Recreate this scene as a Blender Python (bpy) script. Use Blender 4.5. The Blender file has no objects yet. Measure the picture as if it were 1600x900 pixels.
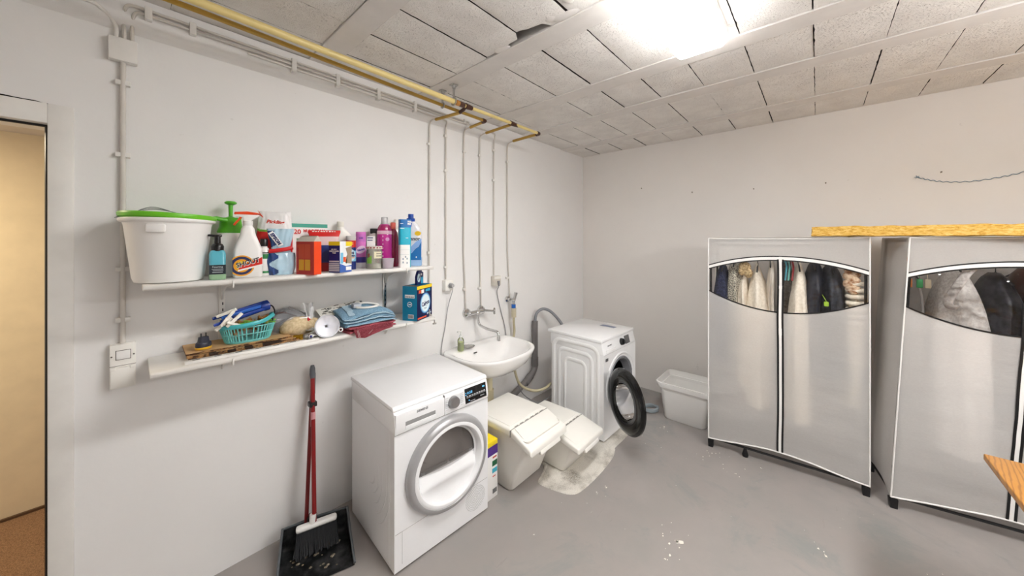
import bpy, bmesh, math, random
from mathutils import Vector, Matrix, noise
PI = math.pi
R = math.radians
random.seed(7)
S = bpy.context.scene
C = S.collection

# ------------------------------------------------------------------ camera, world, exposure
cam_data = bpy.data.cameras.new('camera')
cam_data.sensor_width = 36.0
cam_data.lens = 535.0 / 1600 * 36.0
cam_data.shift_y = -75.0 / 1600
cam_data.clip_start = 0.02
cam = bpy.data.objects.new('camera', cam_data)
C.objects.link(cam)
cam.location = (0, 0, 1.7)
cam.rotation_euler = (R(90), 0, R(41.75 - 90))
S.camera = cam
S.view_settings.view_transform = 'Standard'
S.view_settings.look = 'None'
S.view_settings.gamma = 1.0
S.view_settings.use_curve_mapping = False
S.view_settings.exposure = EXPO = 1.25
S.cycles.max_bounces = 12
S.cycles.diffuse_bounces = 8
S.cycles.transparent_max_bounces = 16
S.cycles.caustics_reflective = False
S.cycles.caustics_refractive = False
S.cycles.sample_clamp_indirect = 6.0
W = bpy.data.worlds.new('world')
S.world = W
W.use_nodes = True
W.node_tree.nodes['Background'].inputs[0].default_value = (0.8, 0.85, 1, 1)
W.node_tree.nodes['Background'].inputs[1].default_value = 0.3
LAMP_STRENGTH = 17.5
FILL_LAMP_STRENGTH = 19.0
HALL_POWER = 15.0

# ------------------------------------------------------------------ materials
def lin(c):
    c = c / 255.0
    return c / 12.92 if c <= 0.04045 else ((c + 0.055) / 1.055) ** 2.4
def col(rgb):
    return (lin(rgb[0]), lin(rgb[1]), lin(rgb[2]), 1)
class NT:
    def __init__(s, name):
        s.m = bpy.data.materials.new(name); s.m.use_nodes = True
        s.t = s.m.node_tree; s.n = s.t.nodes; s.n.clear()
        s.out = s.n.new('ShaderNodeOutputMaterial')
        s.tc = s.n.new('ShaderNodeTexCoord')
    def add(s, typ, **k):
        n = s.n.new('ShaderNode' + typ)
        for a, v in k.items():
            if isinstance(a, str) and a.startswith('i_'):
                n.inputs[a[2:].replace('_', ' ')].default_value = v
            else: setattr(n, a, v)
        return n
    def l(s, a, b): s.t.links.new(a, b)
    def noise(s, scale, detail=4, rough=0.55, vec=None, dist=0):
        n = s.add('TexNoise'); n.inputs['Scale'].default_value = scale; n.inputs['Detail'].default_value = detail
        n.inputs['Roughness'].default_value = rough; n.inputs['Distortion'].default_value = dist
        s.l(vec or s.tc.outputs['Object'], n.inputs['Vector']); return n.outputs['Fac']
    def ramp(s, fac, stops):
        r = s.add('ValToRGB'); e = r.color_ramp.elements
        while len(e) < len(stops): e.new(0.5)
        for i, (p, c) in enumerate(stops): e[i].position = p; e[i].color = c
        s.l(fac, r.inputs[0]); return r.outputs[0]
    def mix(s, fac, a, b, blend='MIX'):
        m = s.add('MixRGB', blend_type=blend)
        for i, v in ((0, fac), (1, a), (2, b)):
            if isinstance(v, bpy.types.NodeSocket): s.l(v, m.inputs[i])
            else: m.inputs[i].default_value = v
        return m.outputs[0]
    def math(s, op, a, b=0.0):
        m = s.add('Math', operation=op)
        for i, v in ((0, a), (1, b)):
            if isinstance(v, bpy.types.NodeSocket): s.l(v, m.inputs[i])
            else: m.inputs[i].default_value = v
        return m.outputs[0]
    def bump(s, h, strength=0.3, dist=0.01):
        b = s.add('Bump'); b.inputs['Strength'].default_value = strength; b.inputs['Distance'].default_value = dist
        s.l(h, b.inputs['Height']); return b.outputs[0]
    def bsdf(s, color, rough=0.5, metal=0.0, normal=None, **k):
        p = s.add('BsdfPrincipled')
        if isinstance(color, bpy.types.NodeSocket): s.l(color, p.inputs['Base Color'])
        else: p.inputs['Base Color'].default_value = color
        p.inputs['Roughness'].default_value = rough; p.inputs['Metallic'].default_value = metal
        if normal: s.l(normal, p.inputs['Normal'])
        for a, v in k.items(): p.inputs[a].default_value = v
        return p
    def done(s, sh):
        s.l(sh if isinstance(sh, bpy.types.NodeSocket) else sh.outputs[0], s.out.inputs[0]); return s.m

_mats = {}
def M(rgb, rough=0.45, metal=0.0, bump=0.0, bscale=60, var=0.04, vscale=9, **k):
    """a procedural paint / plastic / metal: base colour with faint noise variation"""
    key = (tuple(rgb), rough, metal, bump, bscale, var, vscale, tuple(sorted(k.items())))
    if key in _mats: return _mats[key]
    t = NT('surface_%d' % len(_mats))
    c = col(rgb)
    d = tuple(max(0, x * (1 - var * 2)) for x in c[:3]) + (1,)
    cc = t.ramp(t.noise(vscale, 3), [(0.3, d), (0.7, c)])
    nm = t.bump(t.noise(bscale, 3), bump, 0.004) if bump else None
    _mats[key] = t.done(t.bsdf(cc, rough, metal, nm, **k))
    return _mats[key]

def clear_mat(tint=(255, 255, 255), alpha=0.15, rough=0.05, gloss=None):
    """thin clear plastic or glass: see-through with a tinted body and a fresnel gloss"""
    key = ('clear', tuple(tint), alpha, rough)
    if key in _mats: return _mats[key]
    t = NT('clear_%d' % len(_mats))
    tr = t.add('BsdfTransparent'); tr.inputs[0].default_value = tuple(0.5 + 0.5 * x for x in col(tint)[:3]) + (1,)
    df = t.add('BsdfDiffuse'); df.inputs[0].default_value = col(tint)
    m1 = t.add('MixShader'); m1.inputs[0].default_value = alpha
    t.l(tr.outputs[0], m1.inputs[1]); t.l(df.outputs[0], m1.inputs[2])
    gl = t.add('BsdfGlossy'); gl.inputs['Roughness'].default_value = rough
    fr = t.add('Fresnel'); fr.inputs[0].default_value = 1.45
    m2 = t.add('MixShader'); t.l(fr.outputs[0], m2.inputs[0])
    t.l(m1.outputs[0], m2.inputs[1]); t.l(gl.outputs[0], m2.inputs[2])
    _mats[key] = t.done(m2)
    return _mats[key]

def mat_wall(rgb, name):
    t = NT(name)
    big = t.noise(1.3, 5, 0.6); fine = t.noise(38, 5, 0.6); mid = t.noise(7, 3)
    c = col(rgb)
    cc = t.ramp(big, [(0.3, tuple(x * 0.95 for x in c[:3]) + (1,)), (0.7, c)])
    spot = t.ramp(t.noise(23, 2), [(0.76, (0, 0, 0, 1)), (0.79, (1, 1, 1, 1))])
    cc = t.mix(t.math('MULTIPLY', spot, 0.12), cc, col((120, 110, 100)))
    h = t.math('ADD', t.math('MULTIPLY', fine, 0.35), t.math('MULTIPLY', mid, 1.0))
    return t.done(t.bsdf(cc, 0.75, 0, t.bump(h, 0.22, 0.006)))
def mat_block():
    t = NT('pumice_block')
    pit = t.add('TexVoronoi'); pit.inputs['Scale'].default_value = 190; t.l(t.tc.outputs['Object'], pit.inputs['Vector'])
    n1 = t.noise(130, 5, 0.65); n2 = t.noise(6, 3)
    pits = t.ramp(n1, [(0.30, (0, 0, 0, 1)), (0.42, (1, 1, 1, 1))])
    pv = t.ramp(pit.outputs['Distance'], [(0.0, (0, 0, 0, 1)), (0.45, (1, 1, 1, 1))])
    h = t.math('ADD', t.math('MULTIPLY', pits, 0.8), t.math('MULTIPLY', pv, 0.45))
    cc = t.ramp(n2, [(0.3, col((222, 218, 214))), (0.7, col((236, 233, 229)))])
    pore_shade = t.ramp(n1, [(0.27, col((120, 112, 104))), (0.32, (1, 1, 1, 1))])  # shade inside the pores, painted as darker colour
    cc = t.mix(1.0, cc, pore_shade, 'MULTIPLY')
    return t.done(t.bsdf(cc, 0.9, 0, t.bump(h, 0.9, 0.006)))
def mat_floor():
    t = NT('painted_concrete_floor')
    n1 = t.noise(0.9, 6, 0.6); n2 = t.noise(4.5, 6, 0.65); n3 = t.noise(26, 5, 0.7)
    cc = t.ramp(n1, [(0.3, col((148, 142, 139))), (0.7, col((160, 154, 151)))])
    cc = t.mix(t.ramp(n2, [(0.42, (0, 0, 0, 1)), (0.70, (.75, .75, .75, 1))]), cc, col((146, 143, 140)))
    g = t.ramp(t.noise(2.2, 6, 0.7, dist=0.6), [(0.55, (0, 0, 0, 1)), (0.68, (.6, .6, .6, 1))])
    cc = t.mix(g, cc, col((130, 135, 134)))
    # fine dark scuffs, stretched
    mp = t.add('Mapping'); mp.inputs['Scale'].default_value = (3, 30, 1); mp.inputs['Rotation'].default_value = (0, 0, 0.6)
    t.l(t.tc.outputs['Object'], mp.inputs[0])
    sc = t.ramp(t.noise(1.6, 4, 0.6, mp.outputs[0]), [(0.68, (0, 0, 0, 1)), (0.76, (.35, .35, .35, 1))])
    cc = t.mix(sc, cc, col((104, 101, 98)))
    # flaked-off paint: pale chips in patches
    area = t.ramp(t.noise(1.1, 2), [(0.48, (0, 0, 0, 1)), (0.58, (1, 1, 1, 1))])
    chip = t.ramp(t.noise(24, 4, 0.65), [(0.705, (0, 0, 0, 1)), (0.72, (1, 1, 1, 1))])
    cc = t.mix(t.math('MULTIPLY', area, chip), cc, col((244, 241, 235)))
    h = t.math('ADD', t.math('MULTIPLY', n3, 0.5), n2)
    return t.done(t.bsdf(cc, 0.5, 0, t.bump(h, 0.12, 0.005)))
def mat_wood(a, b, name, scale=5):
    t = NT(name)
    mp = t.add('Mapping'); mp.inputs['Scale'].default_value = (1.1, 4.5, 4.5); mp.inputs['Rotation'].default_value = (0, 0, R(32)); t.l(t.tc.outputs['Object'], mp.inputs[0])
    w = t.add('TexWave', bands_direction='Y'); w.inputs['Scale'].default_value = scale; w.inputs['Distortion'].default_value = 11
    w.inputs['Detail'].default_value = 3; w.inputs['Detail Scale'].default_value = 0.45; t.l(mp.outputs[0], w.inputs['Vector'])
    f = t.noise(30, 4, 0.6, mp.outputs[0])
    cc = t.ramp(w.outputs['Fac'], [(0.05, col(b)), (0.35, col(a)), (1.0, col(a))])
    cc = t.mix(t.math('MULTIPLY', f, 0.4), cc, col(b))
    return t.done(t.bsdf(cc, 0.35, 0, t.bump(w.outputs['Fac'], 0.08, 0.002)))
def mat_fabric():
    t = NT('nonwoven_fabric')
    mp = t.add('Mapping'); mp.inputs['Scale'].default_value = (1, 1, 2.4); t.l(t.tc.outputs['Object'], mp.inputs[0])
    n = t.noise(90, 4, 0.65, mp.outputs[0]); fold = t.noise(3.2, 3, 0.5, mp.outputs[0])
    cc = t.ramp(n, [(0.3, col((228, 226, 224))), (0.7, col((236, 234, 232)))])
    nm = t.bump(t.math('ADD', t.math('MULTIPLY', n, 0.06), fold), 0.35, 0.02)
    d = t.add('BsdfDiffuse'); t.l(cc, d.inputs[0]); t.l(nm, d.inputs['Normal'])
    tl = t.add('BsdfTranslucent'); t.l(cc, tl.inputs[0]); t.l(nm, tl.inputs['Normal'])
    tr = t.add('BsdfTransparent')
    a = t.add('MixShader'); a.inputs[0].default_value = 0.35; t.l(d.outputs[0], a.inputs[1]); t.l(tl.outputs[0], a.inputs[2])
    b = t.add('MixShader'); b.inputs[0].default_value = 0.30; t.l(a.outputs[0], b.inputs[1]); t.l(tr.outputs[0], b.inputs[2])
    return t.done(b)
def mat_vinyl():
    t = NT('clear_vinyl')
    nm = t.bump(t.noise(5, 3, 0.5), 0.9, 0.05)
    tr = t.add('BsdfTransparent'); tr.inputs[0].default_value = (.97, .97, .97, 1)
    gl = t.add('BsdfGlossy'); gl.inputs['Roughness'].default_value = 0.04; t.l(nm, gl.inputs['Normal'])
    fr = t.add('Fresnel'); fr.inputs[0].default_value = 1.5; t.l(nm, fr.inputs['Normal'])
    m = t.add('MixShader'); t.l(fr.outputs[0], m.inputs[0]); t.l(tr.outputs[0], m.inputs[1]); t.l(gl.outputs[0], m.inputs[2])
    return t.done(m)
def mat_cloth(a, b, scale=120, lo=0.4, hi=0.6, bump=0.4, name='cloth', rough=0.9, sheen=0.0):
    t = NT(name)
    n = t.noise(scale, 4, 0.6)
    cc = t.ramp(n, [(lo, col(a)), (hi, col(b))])
    return t.done(t.bsdf(cc, rough, 0, t.bump(t.math('ADD', n, t.noise(14, 3)), bump, 0.006)))
def mat_emit(rgb, s, name):
    t = NT(name); e = t.add('Emission'); e.inputs[0].default_value = col(rgb); e.inputs[1].default_value = s
    return t.done(e)
def mat_wool():
    t = NT('mineral_wool')
    mp = t.add('Mapping'); mp.inputs['Scale'].default_value = (8, 1, 9); t.l(t.tc.outputs['Object'], mp.inputs[0])
    mp2 = t.add('Mapping'); mp2.inputs['Scale'].default_value = (1, 2.6, 8); t.l(t.tc.outputs['Object'], mp2.inputs[0])
    n = t.noise(13, 8, 0.72, mp2.outputs[0], 0.4)
    cc = t.ramp(n, [(0.32, col((176, 116, 34))), (0.48, col((218, 174, 80))), (0.66, col((238, 208, 136)))])
    return t.done(t.bsdf(cc, 0.95, 0, t.bump(n, 0.8, 0.01)))
def mat_rug():
    t = NT('bath_mat')
    n = t.noise(160, 4, 0.7); d = t.noise(3.4, 4, 0.6)
    cc = t.ramp(n, [(0.35, col((208, 203, 194))), (0.65, col((232, 228, 220)))])
    dirt = t.ramp(d, [(0.47, (0, 0, 0, 1)), (0.62, (1, 1, 1, 1))])
    speck = t.ramp(t.noise(220, 4, 0.75), [(0.40, (.9, .9, .9, 1)), (0.60, (.15, .15, .15, 1))])
    cc = t.mix(t.math('MULTIPLY', dirt, speck), cc, col((104, 93, 78)))
    return t.done(t.bsdf(cc, 0.95, 0, t.bump(n, 0.9, 0.006)))

WHITE = (232, 231, 229)
m_wall = mat_wall((230, 229, 228), 'white_painted_wall')
m_wall2 = mat_wall((228, 224, 220), 'warm_white_wall')  # slightly warmer, darker white than the other walls
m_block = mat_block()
m_floor = mat_floor()
m_beam = M((218, 214, 210), 0.8, bump=0.2, bscale=25)
m_void = M((30, 24, 18), 0.95, var=0.3, vscale=20)
m_trim = M((228, 226, 222), 0.45, bump=0.06)
m_paint = M((226, 224, 220), 0.5, bump=0.12)
m_conduit = M((214, 209, 202), 0.5, bump=0.12, var=0.08, vscale=5)
m_enam = M((238, 239, 241), 0.22, var=0.01, **{'Coat Weight': 0.3})
m_enam_dull = M((236, 237, 238), 0.3, var=0.01)
m_chrome = M((215, 215, 215), 0.12, 1.0, var=0.02)
m_steel = M((190, 190, 188), 0.3, 1.0, var=0.05)
m_black = M((18, 18, 20), 0.35)
m_blackgl = M((6, 6, 8), 0.08, **{'Specular IOR Level': 0.35, 'Coat Weight': 0.3})
m_dark = M((40, 42, 45), 0.5)
m_grey = M((122, 122, 126), 0.4)
m_white = M((236, 235, 233), 0.35, var=0.01)
m_cream = M((238, 236, 230), 0.35, var=0.015)
m_beige = M((200, 190, 165), 0.4)
m_ceram = M((238, 237, 236), 0.12, var=0.01, **{'Coat Weight': 0.5})
m_red = M((132, 10, 15), 0.3)
m_fabric = mat_fabric()
m_vinyl = mat_vinyl()
m_pipe = M((226, 205, 138), 0.35, var=0.06)
m_pipe2 = M((190, 152, 62), 0.4, var=0.14, vscale=3)
m_brown = M((72, 36, 18), 0.45, var=0.2)

# ------------------------------------------------------------------ mesh builder
class B:
    def __init__(s): s.bm = bmesh.new(); s.mi = 0
    def _mark(s, fs):
        for f in fs: f.material_index = s.mi
    def verts_faces(s, vs, fs):
        v = [s.bm.verts.new(p) for p in vs]
        out = []
        for f in fs:
            try: out.append(s.bm.faces.new([v[i] for i in f]))
            except ValueError: pass
        s._mark(out); return s
    def box(s, x0, x1, y0, y1, z0, z1, bev=0.0, seg=2, mtx=None):
        t = bmesh.new()
        bmesh.ops.create_cube(t, size=1)
        bmesh.ops.scale(t, vec=(x1 - x0, y1 - y0, z1 - z0), verts=t.verts)
        bmesh.ops.translate(t, vec=((x0 + x1) / 2, (y0 + y1) / 2, (z0 + z1) / 2), verts=t.verts)
        if bev: bmesh.ops.bevel(t, geom=t.edges[:], offset=bev, segments=seg, affect='EDGES', profile=0.5)
        return s.merge(t, mtx)
    def merge(s, t, mtx=None):
        if mtx is not None: bmesh.ops.transform(t, matrix=mtx, verts=t.verts)
        t.verts.index_update()
        vm = [s.bm.verts.new(v.co) for v in t.verts]
        fs = []
        for f in t.faces:
            try: fs.append(s.bm.faces.new([vm[v.index] for v in f.verts]))
            except ValueError: pass
        s._mark(fs); t.free(); return s
    def rings(s, rings, cap0=True, cap1=True, closed=True):
        n = len(rings[0]); vs = [s.bm.verts.new(p) for r in rings for p in r]; fs = []
        for i in range(len(rings) - 1):
            for j in range(n if closed else n - 1):
                a, b = i * n + j, i * n + (j + 1) % n
                try: fs.append(s.bm.faces.new((vs[a], vs[b], vs[b + n], vs[a + n])))
                except ValueError: pass
        if cap0: fs.append(s.bm.faces.new([vs[j] for j in range(n - 1, -1, -1)]))
        if cap1: fs.append(s.bm.faces.new([vs[(len(rings) - 1) * n + j] for j in range(n)]))
        s._mark(fs); return s
    def lathe(s, prof, c=(0, 0, 0), n=32, sx=1.0, sy=1.0, axis='Z', cap0=True, cap1=True, mtx=None):
        rr = []
        for r, z in prof:
            ring = []
            for k in range(n):
                a = 2 * PI * k / n
                p = Vector((max(r, 1e-5) * math.cos(a) * sx, max(r, 1e-5) * math.sin(a) * sy, z))
                if axis == 'Y': p = Vector((p.x, -p.z, p.y))
                elif axis == 'X': p = Vector((p.z, p.x, p.y))
                p += Vector(c)
                if mtx is not None: p = mtx @ p
                ring.append(p)
            rr.append(ring)
        return s.rings(rr, cap0, cap1)
    def cyl(s, p0, p1, r0, r1=None, n=16, cap=True):
        return s.tube([p0, p1], [r0, r0 if r1 is None else r1], n, cap)
    def tube(s, pts, r, n=10, cap=True, closed=False, flat=None):
        pts = [Vector(p) for p in pts]
        m = len(pts); rr = []
        rad = r if isinstance(r, (list, tuple)) else [r] * m
        prev = None
        for i in range(m):
            a = pts[(i - 1) % m] if (closed or i > 0) else pts[i]
            b = pts[(i + 1) % m] if (closed or i < m - 1) else pts[i]
            t = (b - a)
            if t.length < 1e-9: t = Vector((0, 0, 1))
            t.normalize()
            if prev is None:
                up = Vector((0, 0, 1)) if abs(t.z) < 0.9 else Vector((0, 1, 0))
                x = t.cross(up).normalized()
            else:
                x = prev - t * prev.dot(t)
                x = x.normalized() if x.length > 1e-6 else t.orthogonal().normalized()
            prev = x; y = t.cross(x)
            fx, fy = flat if flat else (1, 1)
            rr.append([pts[i] + (x * math.cos(2 * PI * k / n) * fx + y * math.sin(2 * PI * k / n) * fy) * rad[i] for k in range(n)])
        if closed:
            rr.append(rr[0])
            return s.rings(rr, False, False)
        return s.rings(rr, cap, cap)
    def prism(s, poly, a0, a1, axis='X', bev=0.0, seg=2, mtx=None):
        """poly = list of 2-D points; axis X: (y,z), Y: (x,z), Z: (x,y)"""
        t = bmesh.new()
        def P(p, a): return {'X': (a, p[0], p[1]), 'Y': (p[0], a, p[1]), 'Z': (p[0], p[1], a)}[axis]
        v0 = [t.verts.new(P(p, a0)) for p in poly]; v1 = [t.verts.new(P(p, a1)) for p in poly]
        n = len(poly)
        t.faces.new(v0); t.faces.new(v1[::-1])
        for i in range(n): t.faces.new((v0[i], v1[i], v1[(i + 1) % n], v0[(i + 1) % n]))
        bmesh.ops.recalc_face_normals(t, faces=t.faces)
        if bev: bmesh.ops.bevel(t, geom=t.edges[:], offset=bev, segments=seg, affect='EDGES', profile=0.5)
        return s.merge(t, mtx)
    def ball(s, c, r, sx=1, sy=1, sz=1, u=16, v=10, mtx=None):
        t = bmesh.new(); bmesh.ops.create_uvsphere(t, u_segments=u, v_segments=v, radius=r)
        bmesh.ops.scale(t, vec=(sx, sy, sz), verts=t.verts); bmesh.ops.translate(t, vec=c, verts=t.verts)
        return s.merge(t, mtx)
    def grid(s, nu, nv, fn):
        vs = [fn(i / nu, j / nv) for j in range(nv + 1) for i in range(nu + 1)]
        fs = [(j * (nu + 1) + i, j * (nu + 1) + i + 1, (j + 1) * (nu + 1) + i + 1, (j + 1) * (nu + 1) + i) for j in range(nv) for i in range(nu)]
        return s.verts_faces(vs, fs)
    def quad(s, a, b, c, d): return s.verts_faces([a, b, c, d], [(0, 1, 2, 3)])
    def mat(s, i): s.mi = i; return s
    def xf(s, mtx): bmesh.ops.transform(s.bm, matrix=mtx, verts=s.bm.verts); return s
    def text(s, txt, size, loc, face='-Y', rz=0.0, roll=0.0, ext=0.0004, sx=1.0, align='CENTER', shear=0.0, bold=0.0):
        """lettering laid on a face looking towards -Y (rz turns it about the vertical, roll in its own plane)"""
        cu = bpy.data.curves.new('t', 'FONT'); cu.body = txt; cu.size = size; cu.align_x = align; cu.align_y = 'CENTER'
        cu.extrude = ext; cu.resolution_u = 2; cu.shear = shear; cu.offset = bold
        o = bpy.data.objects.new('t', cu); C.objects.link(o)
        me = bpy.data.meshes.new_from_object(o.evaluated_get(bpy.context.evaluated_depsgraph_get()))
        t = bmesh.new(); t.from_mesh(me)
        bpy.data.objects.remove(o); bpy.data.curves.remove(cu); bpy.data.meshes.remove(me)
        m = Matrix.Translation(loc) @ Matrix.Rotation(rz, 4, 'Z') @ (Matrix.Rotation(R(90), 4, 'X') if face == '-Y' else Matrix()) @ Matrix.Rotation(roll, 4, 'Z') @ Matrix.Diagonal((sx, 1, 1, 1))
        return s.merge(t, m)
    def obj(s, name, mats, parent=None, smooth=True, angle=40, world=False, recalc=True):
        if recalc: bmesh.ops.recalc_face_normals(s.bm, faces=s.bm.faces)
        me = bpy.data.meshes.new(name); s.bm.to_mesh(me); s.bm.free()
        for m in (mats if isinstance(mats, (list, tuple)) else [mats]): me.materials.append(m)
        if smooth:
            me.shade_smooth(); me.set_sharp_from_angle(angle=R(angle))
        o = bpy.data.objects.new(name, me); C.objects.link(o)
        if parent is not None:
            o.parent = parent
            if world: o.matrix_parent_inverse = root_matrix(parent).inverted()
        return o
def root_matrix(o):
    m = Matrix.Translation(o.location) @ o.rotation_euler.to_matrix().to_4x4()
    return (root_matrix(o.parent) @ o.matrix_parent_inverse @ m) if o.parent else m
def thing(name, label, cat, loc=(0, 0, 0), rz=0.0, group=None):
    o = bpy.data.objects.new(name, None); C.objects.link(o); o.empty_display_size = 0.05
    o.location = loc; o.rotation_euler = (0, 0, rz)
    return tag(o, label, cat, group)
def tag(o, label, cat, group=None, kind=None):
    o['label'] = label; o['category'] = cat
    if group: o['group'] = group
    if kind: o['kind'] = kind
    return o
def struct(o, label, cat):
    o['kind'] = 'structure'; o['label'] = label; o['category'] = cat
    return o
def copy_tree(o, parent=None):
    c = o.copy(); C.objects.link(c)
    if parent is not None: c.parent = parent
    for ch in o.children: copy_tree(ch, c)
    return c
def smooth_path(pts, k=8):
    """Catmull-Rom through pts"""
    P = [Vector(p) for p in pts]; P = [2 * P[0] - P[1]] + P + [2 * P[-1] - P[-2]]
    out = []
    for i in range(1, len(P) - 2):
        for j in range(k):
            t = j / k
            out.append(0.5 * ((2 * P[i]) + (P[i + 1] - P[i - 1]) * t + (2 * P[i - 1] - 5 * P[i] + 4 * P[i + 1] - P[i + 2]) * t * t + (3 * P[i] - P[i - 1] - 3 * P[i + 1] + P[i + 2]) * t ** 3))
    out.append(P[-2]); return out
def rrect(cx, cy, w, d, r, z, k=5):
    r = min(r, w / 2 - 1e-4, d / 2 - 1e-4); pts = []
    for (sx, sy, a0) in ((1, 1, 0), (-1, 1, 90), (-1, -1, 180), (1, -1, 270)):
        for i in range(k + 1):
            a = R(a0 + 90 * i / k)
            pts.append(Vector((cx + sx * (w / 2 - r) + r * math.cos(a), cy + sy * (d / 2 - r) + r * math.sin(a), z)))
    return pts
def nz(x, y, z=0.0, s=1.0): return noise.noise(Vector((x * s, y * s, z * s)))

# ================================================================== THE ROOM
WY, WX, ZC = 2.28, 3.945, 2.775          # shelf wall, far right wall, ceiling height
X0, Y0 = -1.6, -3.0
DX0, DX1, DZ = -1.05, -0.205, 2.165       # doorway
b = B()
b.box(DX1, WX + 0.12, WY, WY + 0.14, -0.02, 3.0)
b.box(X0 - 0.12, DX0, WY, WY + 0.14, -0.02, 3.0)
b.box(DX0, DX1, WY, WY + 0.14, DZ, 3.0)
struct(b.obj('wall_left', m_wall, smooth=False), 'white painted wall with the shelves, sink and doorway', 'wall')
b = B(); b.box(WX, WX + 0.12, Y0 - 0.12, WY, -0.02, 3.0)
struct(b.obj('wall_right', m_wall2, smooth=False), 'bare white wall behind the fabric wardrobes', 'wall')
b = B(); b.box(X0 - 0.12, WX, Y0 - 0.12, Y0, -0.02, 3.0)
struct(b.obj('wall_back', m_wall, smooth=False), 'white wall behind the viewer', 'wall')
b = B(); b.box(X0 - 0.12, X0, Y0, WY, -0.02, 3.0)
struct(b.obj('wall_near', m_wall, smooth=False), 'white wall at the near end of the room', 'wall')
b = B(); b.box(X0 - 0.12, WX + 0.12, Y0 - 0.12, WY, -0.12, 0.0)
struct(b.obj('floor', m_floor, smooth=False), 'grey painted concrete floor with flaked paint chips', 'floor')

# ceiling: pumice blocks laid between concrete beams
beams = [(-1.42, -1.29), (-0.71, -0.575), (0.0, 0.13), (0.713, 0.842), (1.42, 1.557), (2.133, 2.27), (2.688, 2.825), (3.415, 3.55)]
bays = [(X0, -1.42)] + [(beams[i][1], beams[i + 1][0]) for i in range(len(beams) - 1)] + [(3.55, WX)]
b = B()
def block(x0, x1, y0, y1, seed, hole=None):
    nx, ny = max(6, int((x1 - x0) / 0.03)), 10
    rnd = random.Random(seed)
    g0, g1 = rnd.choice((0.0012, 0.002, 0.003, 0.0045)), rnd.choice((0.001, 0.0018, 0.003, 0.0045))
    dz = rnd.uniform(-0.002, 0.003); tx = rnd.uniform(-0.002, 0.002); ty = rnd.uniform(-0.002, 0.002)
    top, bot = [], []
    for j in range(ny + 1):
        for i in range(nx + 1):
            u, v = i / nx, j / ny
            x = x0 + 0.002 + (x1 - x0 - 0.004) * u; y = y0 + g0 + (y1 - y0 - g0 - g1) * v
            rag = 0.0045
            if i == 0: x += max(-0.001, rag * nz(seed, y * 40, 1))
            if i == nx: x -= max(-0.001, rag * nz(seed, y * 40, 2))
            if j == 0: y += max(-0.0005, rag * nz(x * 40, seed, 3))
            if j == ny: y -= max(-0.0005, rag * nz(x * 40, seed, 4))
            if hole: x = min(x, hole(y) + 0.012 * nz(y * 45, 2.2, 5) * (1 if i == nx else 0))
            edge = min(u * (x1 - x0), (1 - u) * (x1 - x0), v * 0.28, (1 - v) * 0.28)
            z = ZC + dz + tx * (u - 0.5) + ty * (v - 0.5) + max(0, 0.004 - edge) * 0.6
            bot.append((x, y, z))
    n = nx + 1
    fs = [(j * n + i, (j + 1) * n + i, (j + 1) * n + i + 1, j * n + i + 1) for j in range(ny) for i in range(nx)]
    loop = [i for i in range(nx + 1)] + [j * n + nx for j in range(1, ny + 1)] + [ny * n + i for i in range(nx - 1, -1, -1)] + [j * n for j in range(ny - 1, 0, -1)]
    m = len(bot); vs = bot + [(bot[i][0], bot[i][1], ZC + 0.07) for i in loop]
    L = len(loop)
    b.mi = 0; b.verts_faces(bot, fs)
    b.mi = 1; b.verts_faces([bot[i] for i in loop] + vs[m:], [(k, (k + 1) % L, L + (k + 1) % L, L + k) for k in range(L)])
    b.mi = 0
def broken(y):
    if 1.0 < y < 1.13: return 1.372 - 0.02 * (y - 1.0) / 0.13
    if 1.13 <= y < 1.18: return 1.342
    if 1.18 <= y < 1.30: return 1.385 + 0.02 * (y - 1.18) / 0.12
    if 1.30 <= y < 1.47: return 1.408
    return 9
ys = [2.28, 2.035] + [2.035 - 0.2885 * k for k in range(1, 18)] + [Y0]
sd = 0
for bi, (x0, x1) in enumerate(bays):
    off = 0 if bi >= 4 else random.Random(bi).uniform(-0.05, 0.05) * 0
    for k in range(len(ys) - 1):
        sd += 1
        block(x0, x1, ys[k + 1], ys[k], sd, broken if abs(x0 - 0.842) < 1e-3 else None)
b.mi = 1
b.box(X0, WX, Y0, WY, ZC + 0.075, ZC + 0.10)
b.mi = 2                                   # blobs of old plaster along the broken joint
for (x, y, sx, sy) in ((1.405, 1.345, .028, .035), (1.41, 1.31, .02, .03), (1.39, 0.93, .03, .04), (1.40, 0.89, .025, .05), (1.37, 0.97, .022, .03), (1.40, 1.62, .02, .05), (1.405, 1.70, .015, .04), (1.30, .835, .04, .02)):
    b.ball((x, y, ZC + 0.003), 1.0, sx * 1.1, sy * 1.2, 0.005, 12, 8)
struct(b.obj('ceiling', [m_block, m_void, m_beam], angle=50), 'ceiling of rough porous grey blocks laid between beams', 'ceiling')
for i, (x0, x1) in enumerate(beams):
    b = B(); b.box(x0, x1, Y0, WY, ZC - 0.004, ZC + 0.07, 0.003)
    struct(b.obj('trim_%d' % (i + 1), m_beam, smooth=False), 'smooth concrete ceiling beam, number %d from the doorway end' % (i + 1), 'beam')
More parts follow.
